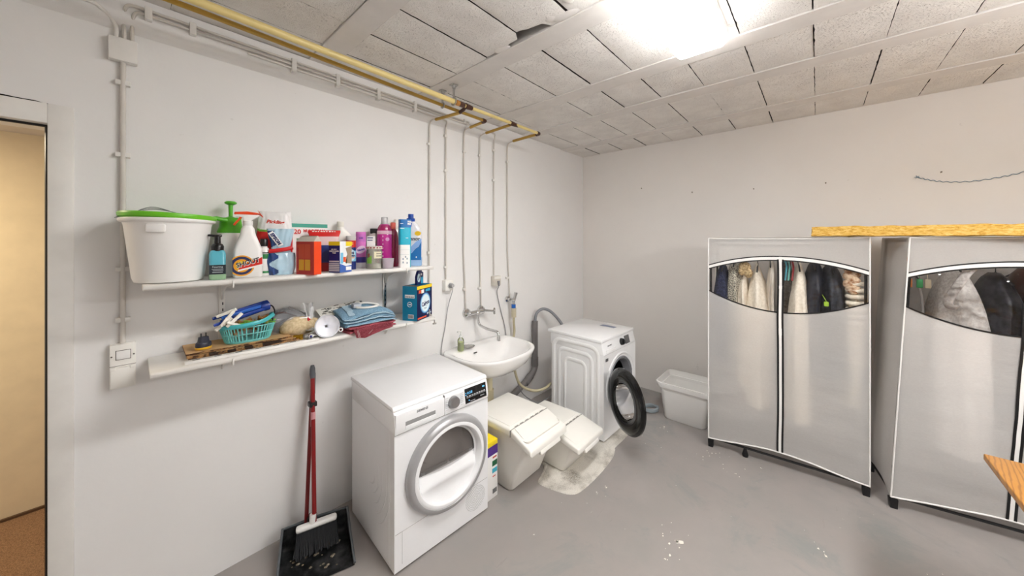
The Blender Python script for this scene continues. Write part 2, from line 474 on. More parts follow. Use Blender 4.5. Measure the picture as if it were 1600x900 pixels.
# painted band along the top of the shelf wall
b = B()
def band(u, v):
    x = X0 + (2.95 - X0) * u
    d = 0.03 * min(1, max(0, (2.95 - x) / 0.35)) + 0.002 * nz(x * 9, v * 3)
    prof = [(0.0, 2.615), (0.35, 2.632), (0.8, 2.645), (1.0, 2.66), (1.0, 2.72), (1.0, ZC - .002)]
    t = v * 5; i = min(4, int(t)); f = t - i
    o = prof[i][0] * (1 - f) + prof[i + 1][0] * f; z = prof[i][1] * (1 - f) + prof[i + 1][1] * f
    return (x, WY + .001 - d * o, z)
b.grid(90, 10, band)
struct(b.obj('trim_20', m_wall, angle=60), 'white plastered ledge under the ceiling carrying the conduits', 'ledge')

# doorway: frame, black rubber seal, corridor behind
b = B()
b.box(DX1 - 0.008, -0.148, WY - 0.012, WY + 0.16, 0, DZ + 0.075, 0.003)
b.box(DX0 - 0.06, DX0 + 0.01, WY - 0.012, WY + 0.16, 0, DZ + 0.075, 0.003)
b.box(DX0 + 0.01, DX1 - 0.008, WY - 0.012, WY + 0.16, DZ - 0.003, DZ + 0.075, 0.003)
fr = struct(b.obj('door_1', m_trim, angle=30), 'white metal door frame with a black rubber seal', 'door frame')
b = B()
b.tube([(DX1 - 0.012, WY + 0.03, 0.0), (DX1 - 0.012, WY + 0.03, DZ - 0.008)], 0.0065, 6)
b.tube([(DX0, WY + 0.03, DZ - 0.008), (DX1 - 0.012, WY + 0.03, DZ - 0.008)], 0.0055, 6)
b.obj('seal', m_black, fr)
b = B()
b.grid(40, 1, lambda u, v: (-1.1 + 0.9 * u, WY - 0.0012, DZ + 0.074 + v * max(0.0, 0.009 + 0.006 * nz(u * 30, 0.3)) * (1 if u < .97 else .3)))
b.obj('crack', M((26, 20, 16), 0.95), fr)
b = B(); b.box(-3.2, 2.0, 3.68, 3.8, -0.02, 2.5)
struct(b.obj('wall_corridor', M((232, 216, 182), 0.8, bump=0.15, bscale=30), smooth=False), 'cream painted corridor wall seen through the doorway', 'wall')
b = B(); b.box(-3.2, 2.0, WY + 0.14, 3.8, -0.10, -0.003)
struct(b.obj('floor_corridor', mat_cloth((112, 82, 56), (164, 128, 94), 220, .35, .65, .8, 'brown_carpet'), smooth=False), 'brown carpet of the corridor behind the doorway', 'floor')
b = B(); b.box(-3.2, 2.0, WY + 0.14, 3.68, 2.36, 2.5)
struct(b.obj('ceiling_corridor', M((214, 206, 192), 0.9, bump=0.2), smooth=False), 'low pale corridor ceiling behind the doorway', 'ceiling')
b = B(); b.box(-3.2, 2.0, 3.664, 3.68, -0.003, 0.012)
struct(b.obj('baseboard_corridor', M((90, 66, 44), 0.6)), 'thin dark skirting along the corridor wall', 'baseboard')
hl = bpy.data.lights.new('corridor_light', 'AREA'); hl.energy = HALL_POWER; hl.size = 0.5; hl.color = (1.0, 0.83, 0.60)
ho = bpy.data.objects.new('corridor_light', hl); C.objects.link(ho); ho.location = (-1.4, 3.0, 2.33)

# lamp: wraparound diffuser in a white housing
def lamp(loc, strength, label, drop=0.0):
    t = thing('ceiling_lamp', label, 'lamp', loc, 0, 'wraparound ceiling lamps')
    L = 1.27
    b = B(); w_ = .03 if drop else .126; b.box(-L / 2 + .002, L / 2 - .002, -w_, w_, -.045, 0, .004)
    b.obj('housing', m_white, t)
    for x in ((-.4, .4) if drop else ()):
        b = B(); b.tube([(x, 0, -.002), (x, 0, drop)], .004, 8); b.obj('rod', m_white, t)
    b = B(); b.prism([(-.128, -.044), (-.128, -.052), (-.10, -.085), (.10, -.085), (.128, -.052), (.128, -.044)] if not drop else [(-.10, -.022), (-.128, -.05), (-.10, -.083), (.10, -.083), (.128, -.05), (.10, -.022)], -L / 2, L / 2, 'X', .006)
    b.obj('diffuser', mat_emit((255, 254, 252), strength, 'lit_diffuser_%d' % strength), t)
    return t
lamp((1.385, 0.46, ZC - 0.004), LAMP_STRENGTH, 'lit white wraparound lamp on the block ceiling')
if FILL_LAMP_STRENGTH: lamp((1.8, -1.35, ZC - 0.5), FILL_LAMP_STRENGTH, 'added fill lamp out of view, hung on rods over the wooden table', 0.496)  # extra lamp added out of view to brighten and even out the room

# ================================================================== PIPES, CONDUITS
PY, PZ = 1.872, 2.655
t = thing('gas_pipe', 'thick pale yellow pipe hung under the ceiling', 'pipe', (0, PY, PZ))
def elbow(b, p, a, c, r):
    p, a, c = Vector(p), Vector(a), Vector(c)
    b.tube([p + a * .035, p + a * .012, p + (a + c) * .003, p + c * .012, p + c * .035], [r, r * 1.05, r * 1.05, r * 1.05, r], 12)
b = B(); b.tube([(-1.6, PY - .05, PZ), (1.5, PY, PZ)], 0.0175, 14); b.tube([(1.49, PY, PZ), (2.445, PY - .005, PZ)], 0.0125, 12)
b.obj('pipe_run', m_pipe, t, world=True)
b = B()
b.tube([(1.535, PY, PZ), (1.585, PY, PZ)], .019, 12); b.tube([(1.60, PY, PZ), (1.66, PY, PZ)], [.021, .016], 12); b.tube([(1.61, PY, PZ + .012), (1.61, PY + .03, PZ - .012), (1.61, PY + .075, PZ - .025)], .013, 10)
b.obj('fitting', m_brown, t, world=True)
b = B(); b.tube([(2.075, PY, PZ), (2.17, PY, PZ)], [.02, .014], 12); b.obj('fitting', m_brown, t, world=True)
b = B(); elbow(b, (2.46, PY - .005, PZ), (-1, 0, 0), (0, 1, 0), .016)
b.obj('fitting', m_brown, t, world=True)
b = B(); b.tube([(1.51, PY, PZ), (1.54, PY, PZ)], .0195, 14); b.obj('joint_ring', M((188, 132, 66), 0.4, 0.4), t, world=True)
bz = PZ - .022
for p, q, r_ in (((1.61, PY + .075, PZ - .027), (1.585, WY - .075, PZ - .022), .0115), ((2.1, PY, PZ - .004), (2.1, WY - .10, PZ - .012), .0115), ((2.46, PY + .02, PZ), (2.46, WY - .10, PZ - .005), .0125)):
    b = B(); b.tube([p, q], r_, 10); b.obj('branch', m_pipe2, t, world=True)
t2 = thing('water_pipe', 'thinner ochre pipe running beside the thick yellow one', 'pipe', (0, 2.0, 2.665))
b = B(); b.tube([(-1.6, 1.92, 2.665), (.2, 1.945, 2.665), (1.5, 2.005, 2.665), (1.91, 2.005, 2.662)], .0115, 12)
b.tube([(1.925, 2.02, 2.662), (1.925, WY - .09, 2.652)], .0115, 10)
b.obj('pipe_run', m_pipe2, t2, world=True)
b = B(); elbow(b, (1.925, 2.005, 2.662), (-1, 0, 0), (0, 1, 0), .0145)
b.obj('elbow', m_brown, t2, world=True)
def hanger(x, y, z, r, label):
    t = thing('pipe_hanger', label, 'hanger', (x, y, ZC - .004), 0, 'pipe hangers')
    b = B(); b.box(x - .022, x + .022, y - .018, y + .018, ZC - .012, ZC - .004, .001); b.tube([(x, y, ZC - .01), (x, y, ZC - .03)], .013, 8)
    b.obj('plate', m_steel, t, world=True)
    b = B(); b.box(x - .008, x + .008, y - .002, y + .002, z + r, ZC - .025); b.obj('strap', m_steel, t, world=True)
    b = B(); b.tube([(x + 0, y + (r + .003) * math.cos(a), z + (r + .003) * math.sin(a)) for a in [2 * PI * k / 20 for k in range(20)]], .004, 6, closed=True, flat=(1, 2.5))
    b.obj('clamp', m_steel, t, world=True)
hanger(1.495, PY, PZ, .0175, 'bright metal hanger holding the thick yellow pipe')
hanger(1.50, 2.005, 2.665, .0115, 'dark metal hanger holding the thin ochre pipe')

def clip_at(b, x, z, w=.034, h=.02, d=.022, y=WY):
    b.box(x - w / 2, x + w / 2, y - d, y, z - h / 2, z + h / 2, .002)
def drop(x, ztop, zbot, clips, label, r=.0065, path=None, y=WY, name='wall_pipe', cat='pipe', grp='painted pipes down the shelf wall'):
    t = thing(name, label, cat, (x, y, zbot), 0, grp)
    b = B(); b.tube(path or [(x, y - .016, ztop), (x, y - .016, zbot)], r, 10); b.obj('pipe_run', m_conduit, t, world=True)
    for z in clips:
        b = B(); clip_at(b, x, z, .03 if r < .008 else .045); b.obj('clip', m_paint, t, world=True)
    return t
def bend(x, z, yb, zb): return [(x + (0), yb, z), (x, WY - .06, z), (x, WY - .03, z - .008), (x, WY - .018, z - .03), (x, WY - .016, z - .07)]
drop(1.565, 2.6, 1.2, (2.45, 1.6), 'white painted pipe dropping to the right end of the shelves', path=[(1.585, WY - .075, PZ - .022)] + bend(1.57, PZ - .024, 0, 0)[1:] + [(1.565, WY - .016, 1.225)])
drop(1.925, 2.6, 1.085, (2.46, 1.276), 'white painted pipe dropping to the left end of the tap', path=[(1.925, WY - .09, 2.652)] + bend(1.918, 2.650, 0, 0)[1:] + [(1.915, WY - .016, 1.6), (1.94, WY - .016, 1.085)])
drop(2.104, 2.6, 1.085, (2.46, 1.267), 'white painted pipe dropping to the right end of the tap', path=[(2.1, WY - .10, PZ - .012)] + bend(2.102, PZ - .013, 0, 0)[1:] + [(2.104, WY - .016, 1.6), (2.12, WY - .016, 1.085)])
drop(2.47, 2.6, 1.13, (2.465, 1.33), 'white painted pipe dropping to the washing machine valve', path=[(2.46, WY - .10, PZ - .005)] + bend(2.468, PZ - .007, 0, 0)[1:] + [(2.47, WY - .016, 1.6), (2.505, WY - .016, 1.12)])
# conduits along the ledge
LY = WY - .033
t = thing('ledge_conduits', 'row of white painted electrical conduits clipped along the ledge', 'conduit', (.6, LY, 2.70))
rows = [(0.02, 2.0, 2.728), (0.03, 2.30, 2.706), (0.42, 1.74, 2.684)]
for i, (x0, x1, z) in enumerate(rows):
    b = B(); z2 = z - .018
    pts = [(x0, LY - .01, z), ((x0 + x1) / 2, LY - .01, z - .009), (x1 - .05, LY - .01, z2)]
    if i == 1: pts += smooth_path([(x1 - .05, LY - .01, z2), (2.27, LY - .008, z2 - .006), (2.283, WY - .022, z2 - .04), (2.283, WY - .016, z2 - .1), (2.283, WY - .016, 1.37)], 6)[1:]
    if i == 2: pts += smooth_path([(x1 - .05, LY - .01, z2), (1.715, LY - .008, z2 - .006), (1.727, WY - .022, z2 - .04), (1.727, WY - .016, z2 - .1), (1.727, WY - .016, 1.38)], 6)[1:]
    if i == 0: pts = smooth_path([(-.012, WY - .016, 2.57), (-.012, WY - .018, 2.68), (.0, LY - .008, 2.722), (.05, LY - .01, 2.728)], 6)[:-1] + pts[1:]
    if i == 1: pts = smooth_path([(.012, WY - .016, 2.57), (.012, WY - .02, 2.66), (.025, LY - .008, 2.70), (.07, LY - .01, 2.706)], 6)[:-1] + pts[1:]
    b.tube(pts, .0065, 8); b.obj('conduit', m_conduit, t, world=True)
for (x, n) in ((.06, 2), (.206, 2), (.63, 3), (.87, 3), (1.135, 3), (1.42, 3), (1.9, 1)):
    b = B(); zt = 2.74 - .008 * x
    b.box(x - .012, x + .012, LY - .024, LY + .012, zt - .022 * n - .012, zt, .003); b.obj('clip', m_paint, t, world=True)
for (x, z, ) in ((1.727, 2.55), (1.727, 2.267), (1.727, 1.48), (2.283, 2.54), (2.283, 2.26)):
    b = B(); clip_at(b, x, z, .032); b.obj('clip', m_paint, t, world=True)
t = thing('junction_box', 'white square junction box high on the wall near the doorway', 'junction box', (-.014, WY, 2.52))
b = B(); b.box(-.058, .028, WY - .038, WY, 2.475, 2.575, .006); b.obj('cover', m_paint, t, world=True)
b = B(); b.tube(smooth_path([(-.036, WY - .016, 2.575), (-.038, WY - .016, 2.63), (-.075, WY - .03, 2.675), (-.14, LY - .006, 2.69), (-.5, LY - .006, 2.70), (-1.5, LY - .006, 2.71)], 8), .0075, 10)
b.box(-.20, -.155, LY - .022, LY + .006, 2.675, 2.712, .003); b.obj('conduit', m_paint, t, world=True)
drop(-.016, 2.475, 1.25, (2.386, 2.072, 1.573, 1.351), 'long white conduit running down to the light switch', r=.009, name='switch_conduit', cat='conduit', grp='x') .pop('group')
# switch over covered socket
t = thing('switch_socket', 'white wall light switch above a socket with a closed flap', 'switch', (-.014, WY, 1.155))
b = B(); b.box(-.054, .022, WY - .036, WY, 1.06, 1.25, .004); b.obj('housing', m_cream, t, world=True)
b = B(); b.box(-.035, .006, WY - .0385, WY - .03, 1.185, 1.222, .002); b.obj('rocker', m_white, t, world=True)
b = B(); b.box(-.037, .008, WY - .0368, WY - .03, 1.183, 1.224); b.box(-.054, .022, WY - .0363, WY - .03, 1.157, 1.159); b.cyl((-.048, WY - .0375, 1.2), (-.048, WY - .03, 1.2), .003); b.cyl((.016, WY - .0375, 1.2), (.016, WY - .03, 1.2), .003); b.obj('seam', M((110, 104, 98), .6), t, world=True)
b = B(); b.box(-.052, .02, WY - .046, WY - .03, 1.064, 1.152, .005); b.box(-.052, -.034, WY - .049, WY - .03, 1.142, 1.156, .002); b.box(.005, .02, WY - .049, WY - .03, 1.142, 1.156, .002); b.obj('flap', m_cream, t, world=True)

# blue twine and nails on the right wall
b = B()
pts = [(WX - .004, -.553 - .12 * k / 10 * .5, 2.172 - .0) for k in range(0)]
path = smooth_path([(WX - .005, -.556, 2.172), (WX - .005, -.62, 2.142), (WX - .005, -.70, 2.12), (WX - .005, -.81, 2.112), (WX - .005, -.92, 2.126), (WX - .005, -1.02, 2.15), (WX - .005, -1.2, 2.2)], 16)
b.tube([(p.x, p.y, p.z + .004 * math.sin(i * 1.05)) for i, p in enumerate(path)], .0022, 6)
for a in range(5): b.tube([(WX - .005, -.556, 2.172), (WX - .006, -.556 + .014 * math.cos(a * 1.3), 2.172 + .014 * math.sin(a * 1.3))], .0015, 5)
tag(b.obj('twine', M((92, 122, 142), .8)), 'blue grey crinkled twine strung across the right wall', 'twine')
for i, (y, z, lab) in enumerate(((1.512, 2.291, 'small nail in the right wall nearest the room corner'), (.98, 2.197, 'small nail in the right wall above the washing machine end of the wardrobe'), (.45, 2.179, 'small nail in the right wall above the left wardrobe'), (-.051, 2.179, 'small nail in the right wall above the yellow slab end'), (-.67, 2.19, 'small nail in the right wall just above the blue twine'))):
    b = B(); b.cyl((WX, y, z), (WX - .018, y, z + .004), .0022, n=6); b.cyl((WX - .016, y, z + .0035), (WX - .019, y, z + .0042), .0055, n=8)
    tag(b.obj('nail', M((120, 108, 96), .5, .5)), lab, 'nail', 'nails in the right wall')

# ================================================================== WHITE GOODS
def plate_with_hole(b, w, z0, z1, cx, cz, r, y, n=64):
    """upright rectangle 0..w by z0..z1 at depth y with a round hole"""
    angs = sorted(set([2 * PI * k / n for k in range(n)] + [math.atan2(z - cz, x - cx) % (2 * PI) for x in (0, w) for z in (z0, z1)]))
    inn, out = [], []
    for a in angs:
        c, s = math.cos(a), math.sin(a); k = 1e9
        if c > 1e-9: k = min(k, (w - cx) / c)
        if c < -1e-9: k = min(k, -cx / c)
        if s > 1e-9: k = min(k, (z1 - cz) / s)
        if s < -1e-9: k = min(k, (z0 - cz) / s)
        inn.append((cx + r * c, y, cz + r * s)); out.append((cx + k * c, y, cz + k * s))
    m = len(angs)
    b.verts_faces(inn + out, [(i, (i + 1) % m, m + (i + 1) % m, m + i) for i in range(m)])

def cabinet(b, w, d, z0, z1, cx, cz, r):
    """white goods case: open-fronted shell plus pierced front plate"""
    e = .012
    prof = [(0, 0), (0, d - e), (e, d), (w - e, d), (w, d - e), (w, 0)]
    b.rings([[(p[0], p[1], z0) for p in prof], [(p[0], p[1], z1) for p in prof]], False, False, closed=False)
    b.verts_faces([(p[0], p[1], z0) for p in prof], [tuple(range(6))])
    plate_with_hole(b, w, z0, z1, cx, cz, r, 0)

# ---------------- tumble dryer
dr = thing('tumble_dryer', 'white tumble dryer with a grey-ringed round door under the shelves', 'dryer', (.893, 1.592, 0), R(-3.6)); dr.scale = (1.03, 1, 1)
w, d = .60, .585
b = B(); cabinet(b, w, d, .012, .715, .31, .438, .185)
b.prism([(-.004, .71), (-.006, .735), (.004, .80), (.014, .822), (d, .822), (d, .71)], 0, w, 'X', .004)
b.obj('body', m_enam, dr)
b = B(); b.prism([(.010, .824), (.012, .836), (.022, .846), (d + .012, .846), (d + .012, .822)], -.002, w + .002, 'X', .004); b.obj('lid', m_enam, dr)
b = B(); b.box(.01, w - .01, .02, d - .02, 0, .014); b.obj('base', m_dark, dr)
b = B()                                          # pressed swirl on the side panel
for r0, a0, a1 in ((.07, -150, 60), (.115, -130, 85), (.16, -125, 70), (.205, -120, 60), (.25, -105, 50)):
    pts = []
    for k in range(41):
        a = R(a0 + (a1 - a0) * k / 40); rr = r0 + .03 * (k / 40 - .5)
        y = .30 - rr * math.cos(a); z = .41 + rr * math.sin(a) * 1.15
        pts.append((.0135, y, z))
    b.tube(pts, [.0155 * math.sin(PI * (k + .5) / 41) ** .4 for k in range(41)], 8, flat=(1, 1))
b.box(-.0008, .002, .052, .0535, .03, .70); b.box(-.0008, .002, .068, .0692, .03, .70)
b.obj('side_panel_swirl', m_enam, dr)
b = B(); b.box(.004, .285, -.0072, .01, .714, .812, .002)
b.box(.045, .235, -.0085, -.004, .722, .7235)
b.obj('drawer', m_enam, dr)
b = B(); b.box(.055, .228, -.0078, .0, .742, .764, .001); b.obj('handle_shade', M((150, 150, 150), .4), dr)  # flat grey strip painting the shade of the grip recess
b = B(); b.prism([(-.0095, .726), (-.0095, .742), (-.004, .745), (-.004, .726)], .055, .228, 'X'); b.obj('handle_lip', m_enam, dr)
b = B(); b.box(.2855, .2867, -.0074, .01, .712, .822); b.box(0, w, -.0052, -.0, .7095, .7108); b.box(.004, w - .004, -.0012, .01, .205, .2062); b.box(.04, .0412, -.0012, .01, .04, .205); b.obj('seam', M((165, 164, 163), .6), dr)
b = B(); b.text('SIEMENS', .0175, (.15, -.0078, .795), rz=0, bold=.0004, ext=.0004); b.obj('lettering', M((120, 122, 128), .4, .3), dr)
kn = Matrix.Translation((.345, -.004, .768)) @ Matrix.Rotation(R(-6), 4, 'X')
b = B(); b.lathe([(.034, 0), (.034, .004), (.030, .022), (.027, .026), (.0, .026)], n=32, axis='Y', mtx=kn)
b.obj('knob', M((176, 176, 178), .28, .9), dr)
b = B()
for k in range(7):
    for x, L in ((.292, .018), (.392, .02)):
        z = .735 + .011 * k
        b.box(x, x + L, -.0078, -.004, z, z + .0012)
b.obj('programme_print', M((190, 192, 196), .5), dr)
t = B(); pm = Matrix.Translation((.505, -.0035, .769)) @ Matrix.Rotation(R(-8.5), 4, 'X')
t.box(-.078, .078, -.0012, .004, -.042, .042, .001, mtx=pm); dsp = t.obj('display', m_blackgl, dr)
t = B(); t.text('0:58', .022, pm @ Vector((-.045, -.002, .015)), roll=0); t.box(.05, .066, -.0018, .002, .018, .026, mtx=pm); t.box(-.076, -.070, -.0018, .002, .016, .02, mtx=pm); t.box(-.076, -.070, -.0018, .002, .004, .01, mtx=pm); t.box(-.056, -.05, -.0018, .002, -.03, -.024, mtx=pm)
t.obj('lit_digits', mat_emit((120, 205, 255), .55, 'display_blue'), dsp)
t = B()
for k in range(8): t.box(-.07 + .018 * k, -.057 + .018 * k, -.0018, .002, -.008, .0, mtx=pm)
t.box(-.073, .074, -.0016, .002, -.0125, -.011, mtx=pm); t.box(.03, .06, -.0018, .002, -.028, -.024, mtx=pm); t.box(-.045, -.01, -.0018, .002, -.036, -.033, mtx=pm)
t.obj('touch_symbols', M((170, 172, 176), .5), dsp)
door = thing('door', 'x', 'x', (.315, 0, .438)); door.parent = dr; door.scale = (.968, 1, .968)
for k in ('label', 'category'): del door[k]
door['label'] = 'round dryer door with a grey outer ring'
b = B(); b.lathe([(.267, -.001), (.268, .012), (.265, .024), (.256, .035), (.244, .040), (.234, .040), (.231, .037)], n=72, axis='Y', cap0=False, cap1=False); b.obj('ring', M((178, 178, 180), .3, .35), door)
b = B(); b.lathe([(.232, .038), (.222, .042), (.212, .040), (.204, .030), (.198, .006), (.196, -.02)], n=72, axis='Y', cap0=False, cap1=False); b.obj('rim', m_enam, door)
def ledge(u, v):
    z = -.012 - (.205 - .012) * v ** .9
    hw = math.sqrt(max(0, .2085 ** 2 - z * z)) * .985
    y = .012 - .03 * min(1, v / .35) - .012 * max(0, v - .35)
    x = (2 * u - 1) * hw
    if v > .3: y += .018 * (1 - (abs(2 * u - 1)) ** 4) * math.sin(PI * (v - .3) / .7)
    return (x, y, z)
b = B(); b.grid(30, 20, ledge); b.box(-.198, .198, .010, .02, -.03, -.012, .003); b.obj('recess', m_enam, door, angle=60)
b = B(); b.grid(40, 16, lambda u, v: ((2 * u - 1) * .199 * math.sqrt(max(0, 1 - (v * .97) ** 2)), .012 + .0 * v - .018 * (1 - (2 * u - 1) ** 2) * (1 - v * v), -.012 + .204 * v)); b.obj('glass', clear_mat((176, 170, 166), .24, .03), door, angle=60)
b = B()
for k in range(46):
    x = -.17 + .0076 * k
    if abs(x) > .006: b.box(x, x + .0042, .004, .014, -.011, .004)
b.obj('lint_filter', M((150, 150, 150), .5), door)
b = B(); b.lathe([(.186, -.02), (.19, -.04), (.225, -.05), (.225, -.17), (.16, -.185), (.155, -.175), (.09, -.18), (.085, -.17), (0, -.175)], n=48, axis='Y', cap0=False, cap1=False)
for k in range(3):
    a = R(30 + 120 * k); b.box(-.02, .02, .06, .17, .185, .222, .01, mtx=Matrix.Rotation(a, 4, 'Y'))
b.obj('drum', M((232, 227, 224), .3, .1), door)
b = B(); vx, vz = .505, .125
for k in range(1, 9):
    n = 6 * k
    for j in range(n):
        a = 2 * PI * j / n; x, z = vx + .0087 * k * math.cos(a), vz + .0087 * k * math.sin(a)
        b.box(x - .0022, x + .0022, -.0012, .004, z - .0016, z + .0016)
b.obj('vent_grille', M((176, 176, 176), .6), dr)

# ---------------- washing machine
wm = thing('washing_machine', 'white washing machine with its black round door standing open', 'washing machine', (2.634, 1.327, .009), R(-2.3))
w, d, h = .60, .555, .85
b = B(); cabinet(b, w, d, .012, h - .125, .30, .43, .20)
b.prism([(0, h - .13), (.004, h - .11), (.022, h - .035), (.022, h - .028), (d, h - .028), (d, h - .13)], 0, w, 'X', .003)
b.obj('body', m_enam, wm)
b = B(); b.box(-.006, w + .006, .018, d + .03, h - .028, h, .007); b.obj('lid', m_enam, wm)
b = B(); b.box(.02, w - .02, .03, d - .02, 0, .014); b.obj('base', m_dark, wm)
b = B()
for ins, zt, zb in ((.055, .775, .05), (.115, .70, .095), (.18, .62, .16)):
    y0, y1, r = ins, d - ins + .02, .085 - ins * .2
    P = [(y0, zb)] + [(y0, zt - r)] + [(y0 + r - r * math.cos(R(a)), zt - r + r * math.sin(R(a))) for a in range(10, 90, 10)] + [(y0 + r, zt), (y1 - r, zt)] + [(y1 - r + r * math.sin(R(a)), zt - r + r * math.cos(R(a))) for a in range(10, 90, 10)] + [(y1, zt - r), (y1, zb)]
    b.tube([(.0, p[0], p[1]) for p in P], .018, 10, flat=(.34, 1), closed=True)
b.obj('side_rib', m_enam_dull, wm)
b = B(); b.box(.395, .455, .25, .40, h - .0008, h + .0008, mtx=Matrix.Translation((.05, -.11, 0))); b.obj('sticker', M((120, 128, 150), .5), wm)
tilt = Matrix.Translation((0, .012, h - .078)) @ Matrix.Rotation(R(-13), 4, 'X')
b = B(); b.lathe([(.031, 0), (.031, .006), (.027, .024), (.0, .024)], (.335, 0, 0), 28, axis='Y'); b.box(.331, .339, -.029, -.02, -.024, .024, .002); b.xf(tilt); b.obj('knob', m_black, wm)
b = B(); b.box(.40, .49, -.004, .004, -.036, .036, .002); b.xf(tilt); b.obj('display', M((92, 92, 94), .25), wm)
b = B(); b.text('SAMSUNG', .016, (.12, -.004, .012)); b.xf(tilt); b.obj('lettering', M((70, 72, 80), .5), wm)
b = B(); b.box(.05, .215, -.003, .006, -.046, -.018, .003); b.box(.05, .215, -.006, .0, -.02, -.016, .001); b.xf(tilt); b.obj('drawer', m_enam_dull, wm)
b = B(); b.box(.03, .075, -.001, .004, .665, .69); b.obj('badge', M((90, 90, 92), .5), wm)
b = B(); b.box(.0, w, -.0008, .0, h - .129, h - .1275); b.obj('seam', M((170, 170, 170), .6), wm)
b = B(); b.lathe([(.262, -.001), (.262, .004), (.25, .008), (.24, .004), (.23, -.002)], (.30, 0, .43), 64, axis='Y', cap0=False, cap1=False); b.obj('door_surround', m_enam, wm)
b = B(); b.lathe([(.222, .0), (.216, .008), (.205, .006), (.19, -.02), (.175, -.06)], (.30, 0, .43), 56, axis='Y', cap0=False, cap1=False); b.obj('gasket', M((112, 114, 120), .35), wm)
b = B(); b.lathe([(.19, -.02), (.235, -.08), (.235, -.42), (.0, -.43)], (.30, 0, .43), 48, axis='Y', cap0=False, cap1=False); b.obj('drum', M((70, 70, 74), .35, .7), wm)
b = B(); b.box(.528, .54, -.001, .01, .47, .49); b.obj('latch_slot', m_black, wm)
dm = Matrix.Translation((.09, -.012, .43)) @ Matrix.Rotation(R(-122), 4, 'Z')
ring = [(.132, .0), (.134, .016), (.150, .026), (.205, .029), (.236, .020), (.247, .006), (.246, -.008), (.20, -.016), (.14, -.010), (.132, 0)]
b = B(); b.lathe(ring, (.235, 0, 0), 64, axis='Y', cap0=False, cap1=False)
b.xf(dm); dd = b.obj('door', m_blackgl, wm); dd['label'] = 'open glossy black round washer door'
b = B(); b.lathe([(.133, .012), (.131, .0), (.122, -.05), (.10, -.085), (.06, -.10), (.0, -.104)], (.235, 0, 0), 48, axis='Y', cap0=False, cap1=False); b.xf(dm); b.obj('glass_bowl', clear_mat((226, 226, 228), .42, .04), dd, angle=70)
b = B(); b.box(-.012, .03, -.012, .012, -.045, .045, .004); b.xf(dm); b.obj('hinge', m_dark, dd)

# ================================================================== SINK, TAP, PLUMBING
sk = thing('sink', 'white ceramic wall-hung sink between dryer and washing machine', 'sink', (2.0, WY, .8))
def sring(sx, sf, sb, z, dy=0.0, n=64):
    pts = []
    for k in range(n):
        a = 2 * PI * k / n; c, s = math.cos(a), math.sin(a)
        e = 2.5 if s < 0 else 5.0
        x = .372 * sx * math.copysign(abs(c) ** (2 / e), c)
        y = (.31 * sf if s < 0 else .248 * sb) * math.copysign(abs(s) ** (2 / e), s)
        pts.append((2.018 + x, min(WY - .001, 2.03 + dy + y), z))
    return pts
b = B()
b.rings([sring(.14, .14, .2, .60, .03), sring(.38, .38, .55, .607, .02), sring(.62, .64, .95, .637), sring(.82, .84, 1, .69), sring(.94, .95, 1, .745), sring(.985, .99, 1, .778), sring(1, 1, 1, .79), sring(.99, .99, .995, .799), sring(.955, .955, .97, .803), sring(.915, .92, .60, .800), sring(.88, .885, .52, .79), sring(.80, .80, .42, .745), sring(.66, .64, .30, .69), sring(.45, .42, .15, .66), sring(.2, .2, .05, .648, -.02), sring(.06, .06, .06, .646, -.02)], True, True)
b.obj('basin', m_ceram, sk, world=True, angle=70)
b = B(); b.box(1.905, 1.94, 2.120, 2.13, .758, .768, .003); b.obj('overflow', m_black, sk, world=True)
b = B(); b.lathe([(.026, .648), (.024, .651), (.012, .652), (0, .650)], (2.0, 2.005, 0), 20); b.obj('drain', m_chrome, sk, world=True)
b = B(); b.tube([(1.985, 2.02, .60), (1.985, 2.02, .585)], .034, 20); b.tube([(1.985, 2.02, .59), (1.985, 2.02, .578)], .038, 20); b.obj('trap_nut', M((150, 120, 60), .35, .7), sk, world=True)
b = B(); b.tube([(1.985, 2.02, .585), (1.985, 2.02, .45)], .025, 16); b.tube([(1.985, 2.02, .47), (1.985, 2.02, .34)], .034, 16); b.tube([(1.985, 2.02, .42), (1.985, 2.15, .40), (1.985, WY, .40)], .02, 12)
b.obj('bottle_trap', M((214, 204, 172), .4), sk, world=True)
tp = thing('tap', 'chrome wall-mounted tap with a long curved spout over the sink', 'tap', (2.04, WY, 1.065))
b = B()
for x in (1.953, 2.125): b.lathe([(.041, 0), (.041, .008), (.034, .026), (.022, .034), (.016, .05)], (x, WY, 1.067), 24, axis='Y', cap0=False)
b.tube([(1.953, WY - .05, 1.067), (2.125, WY - .05, 1.067)], .0195, 14); b.ball((1.953, WY - .05, 1.067), .018); b.ball((2.04, WY - .055, 1.06), .022)
b.obj('mixer_body', m_chrome, tp, world=True)
b = B(); b.tube([(2.125, WY - .05, 1.067), (2.16, WY - .10, 1.066), (2.175, WY - .125, 1.066)], [.015, .012, .012], 12)
for a in range(4):
    c, s = math.cos(R(45 + 90 * a)), math.sin(R(45 + 90 * a)); b.tube([(2.175, WY - .125, 1.066), (2.175 + .03 * c * .6, WY - .128 + .02 * c, 1.066 + .034 * s)], [.011, .008], 8)
b.obj('cross_handle', m_chrome, tp, world=True)
b = B(); b.tube(smooth_path([(2.04, WY - .055, 1.05), (2.045, WY - .06, .985), (2.05, WY - .075, .955), (2.06, WY - .14, .935), (2.066, WY - .22, .93), (2.07, WY - .265, .925), (2.07, WY - .282, .90), (2.07, WY - .283, .875)], 8), .0115, 14); b.tube([(2.07, WY - .283, .885), (2.07, WY - .283, .855)], .0145, 14)
b.obj('spout', m_chrome, tp, world=True)
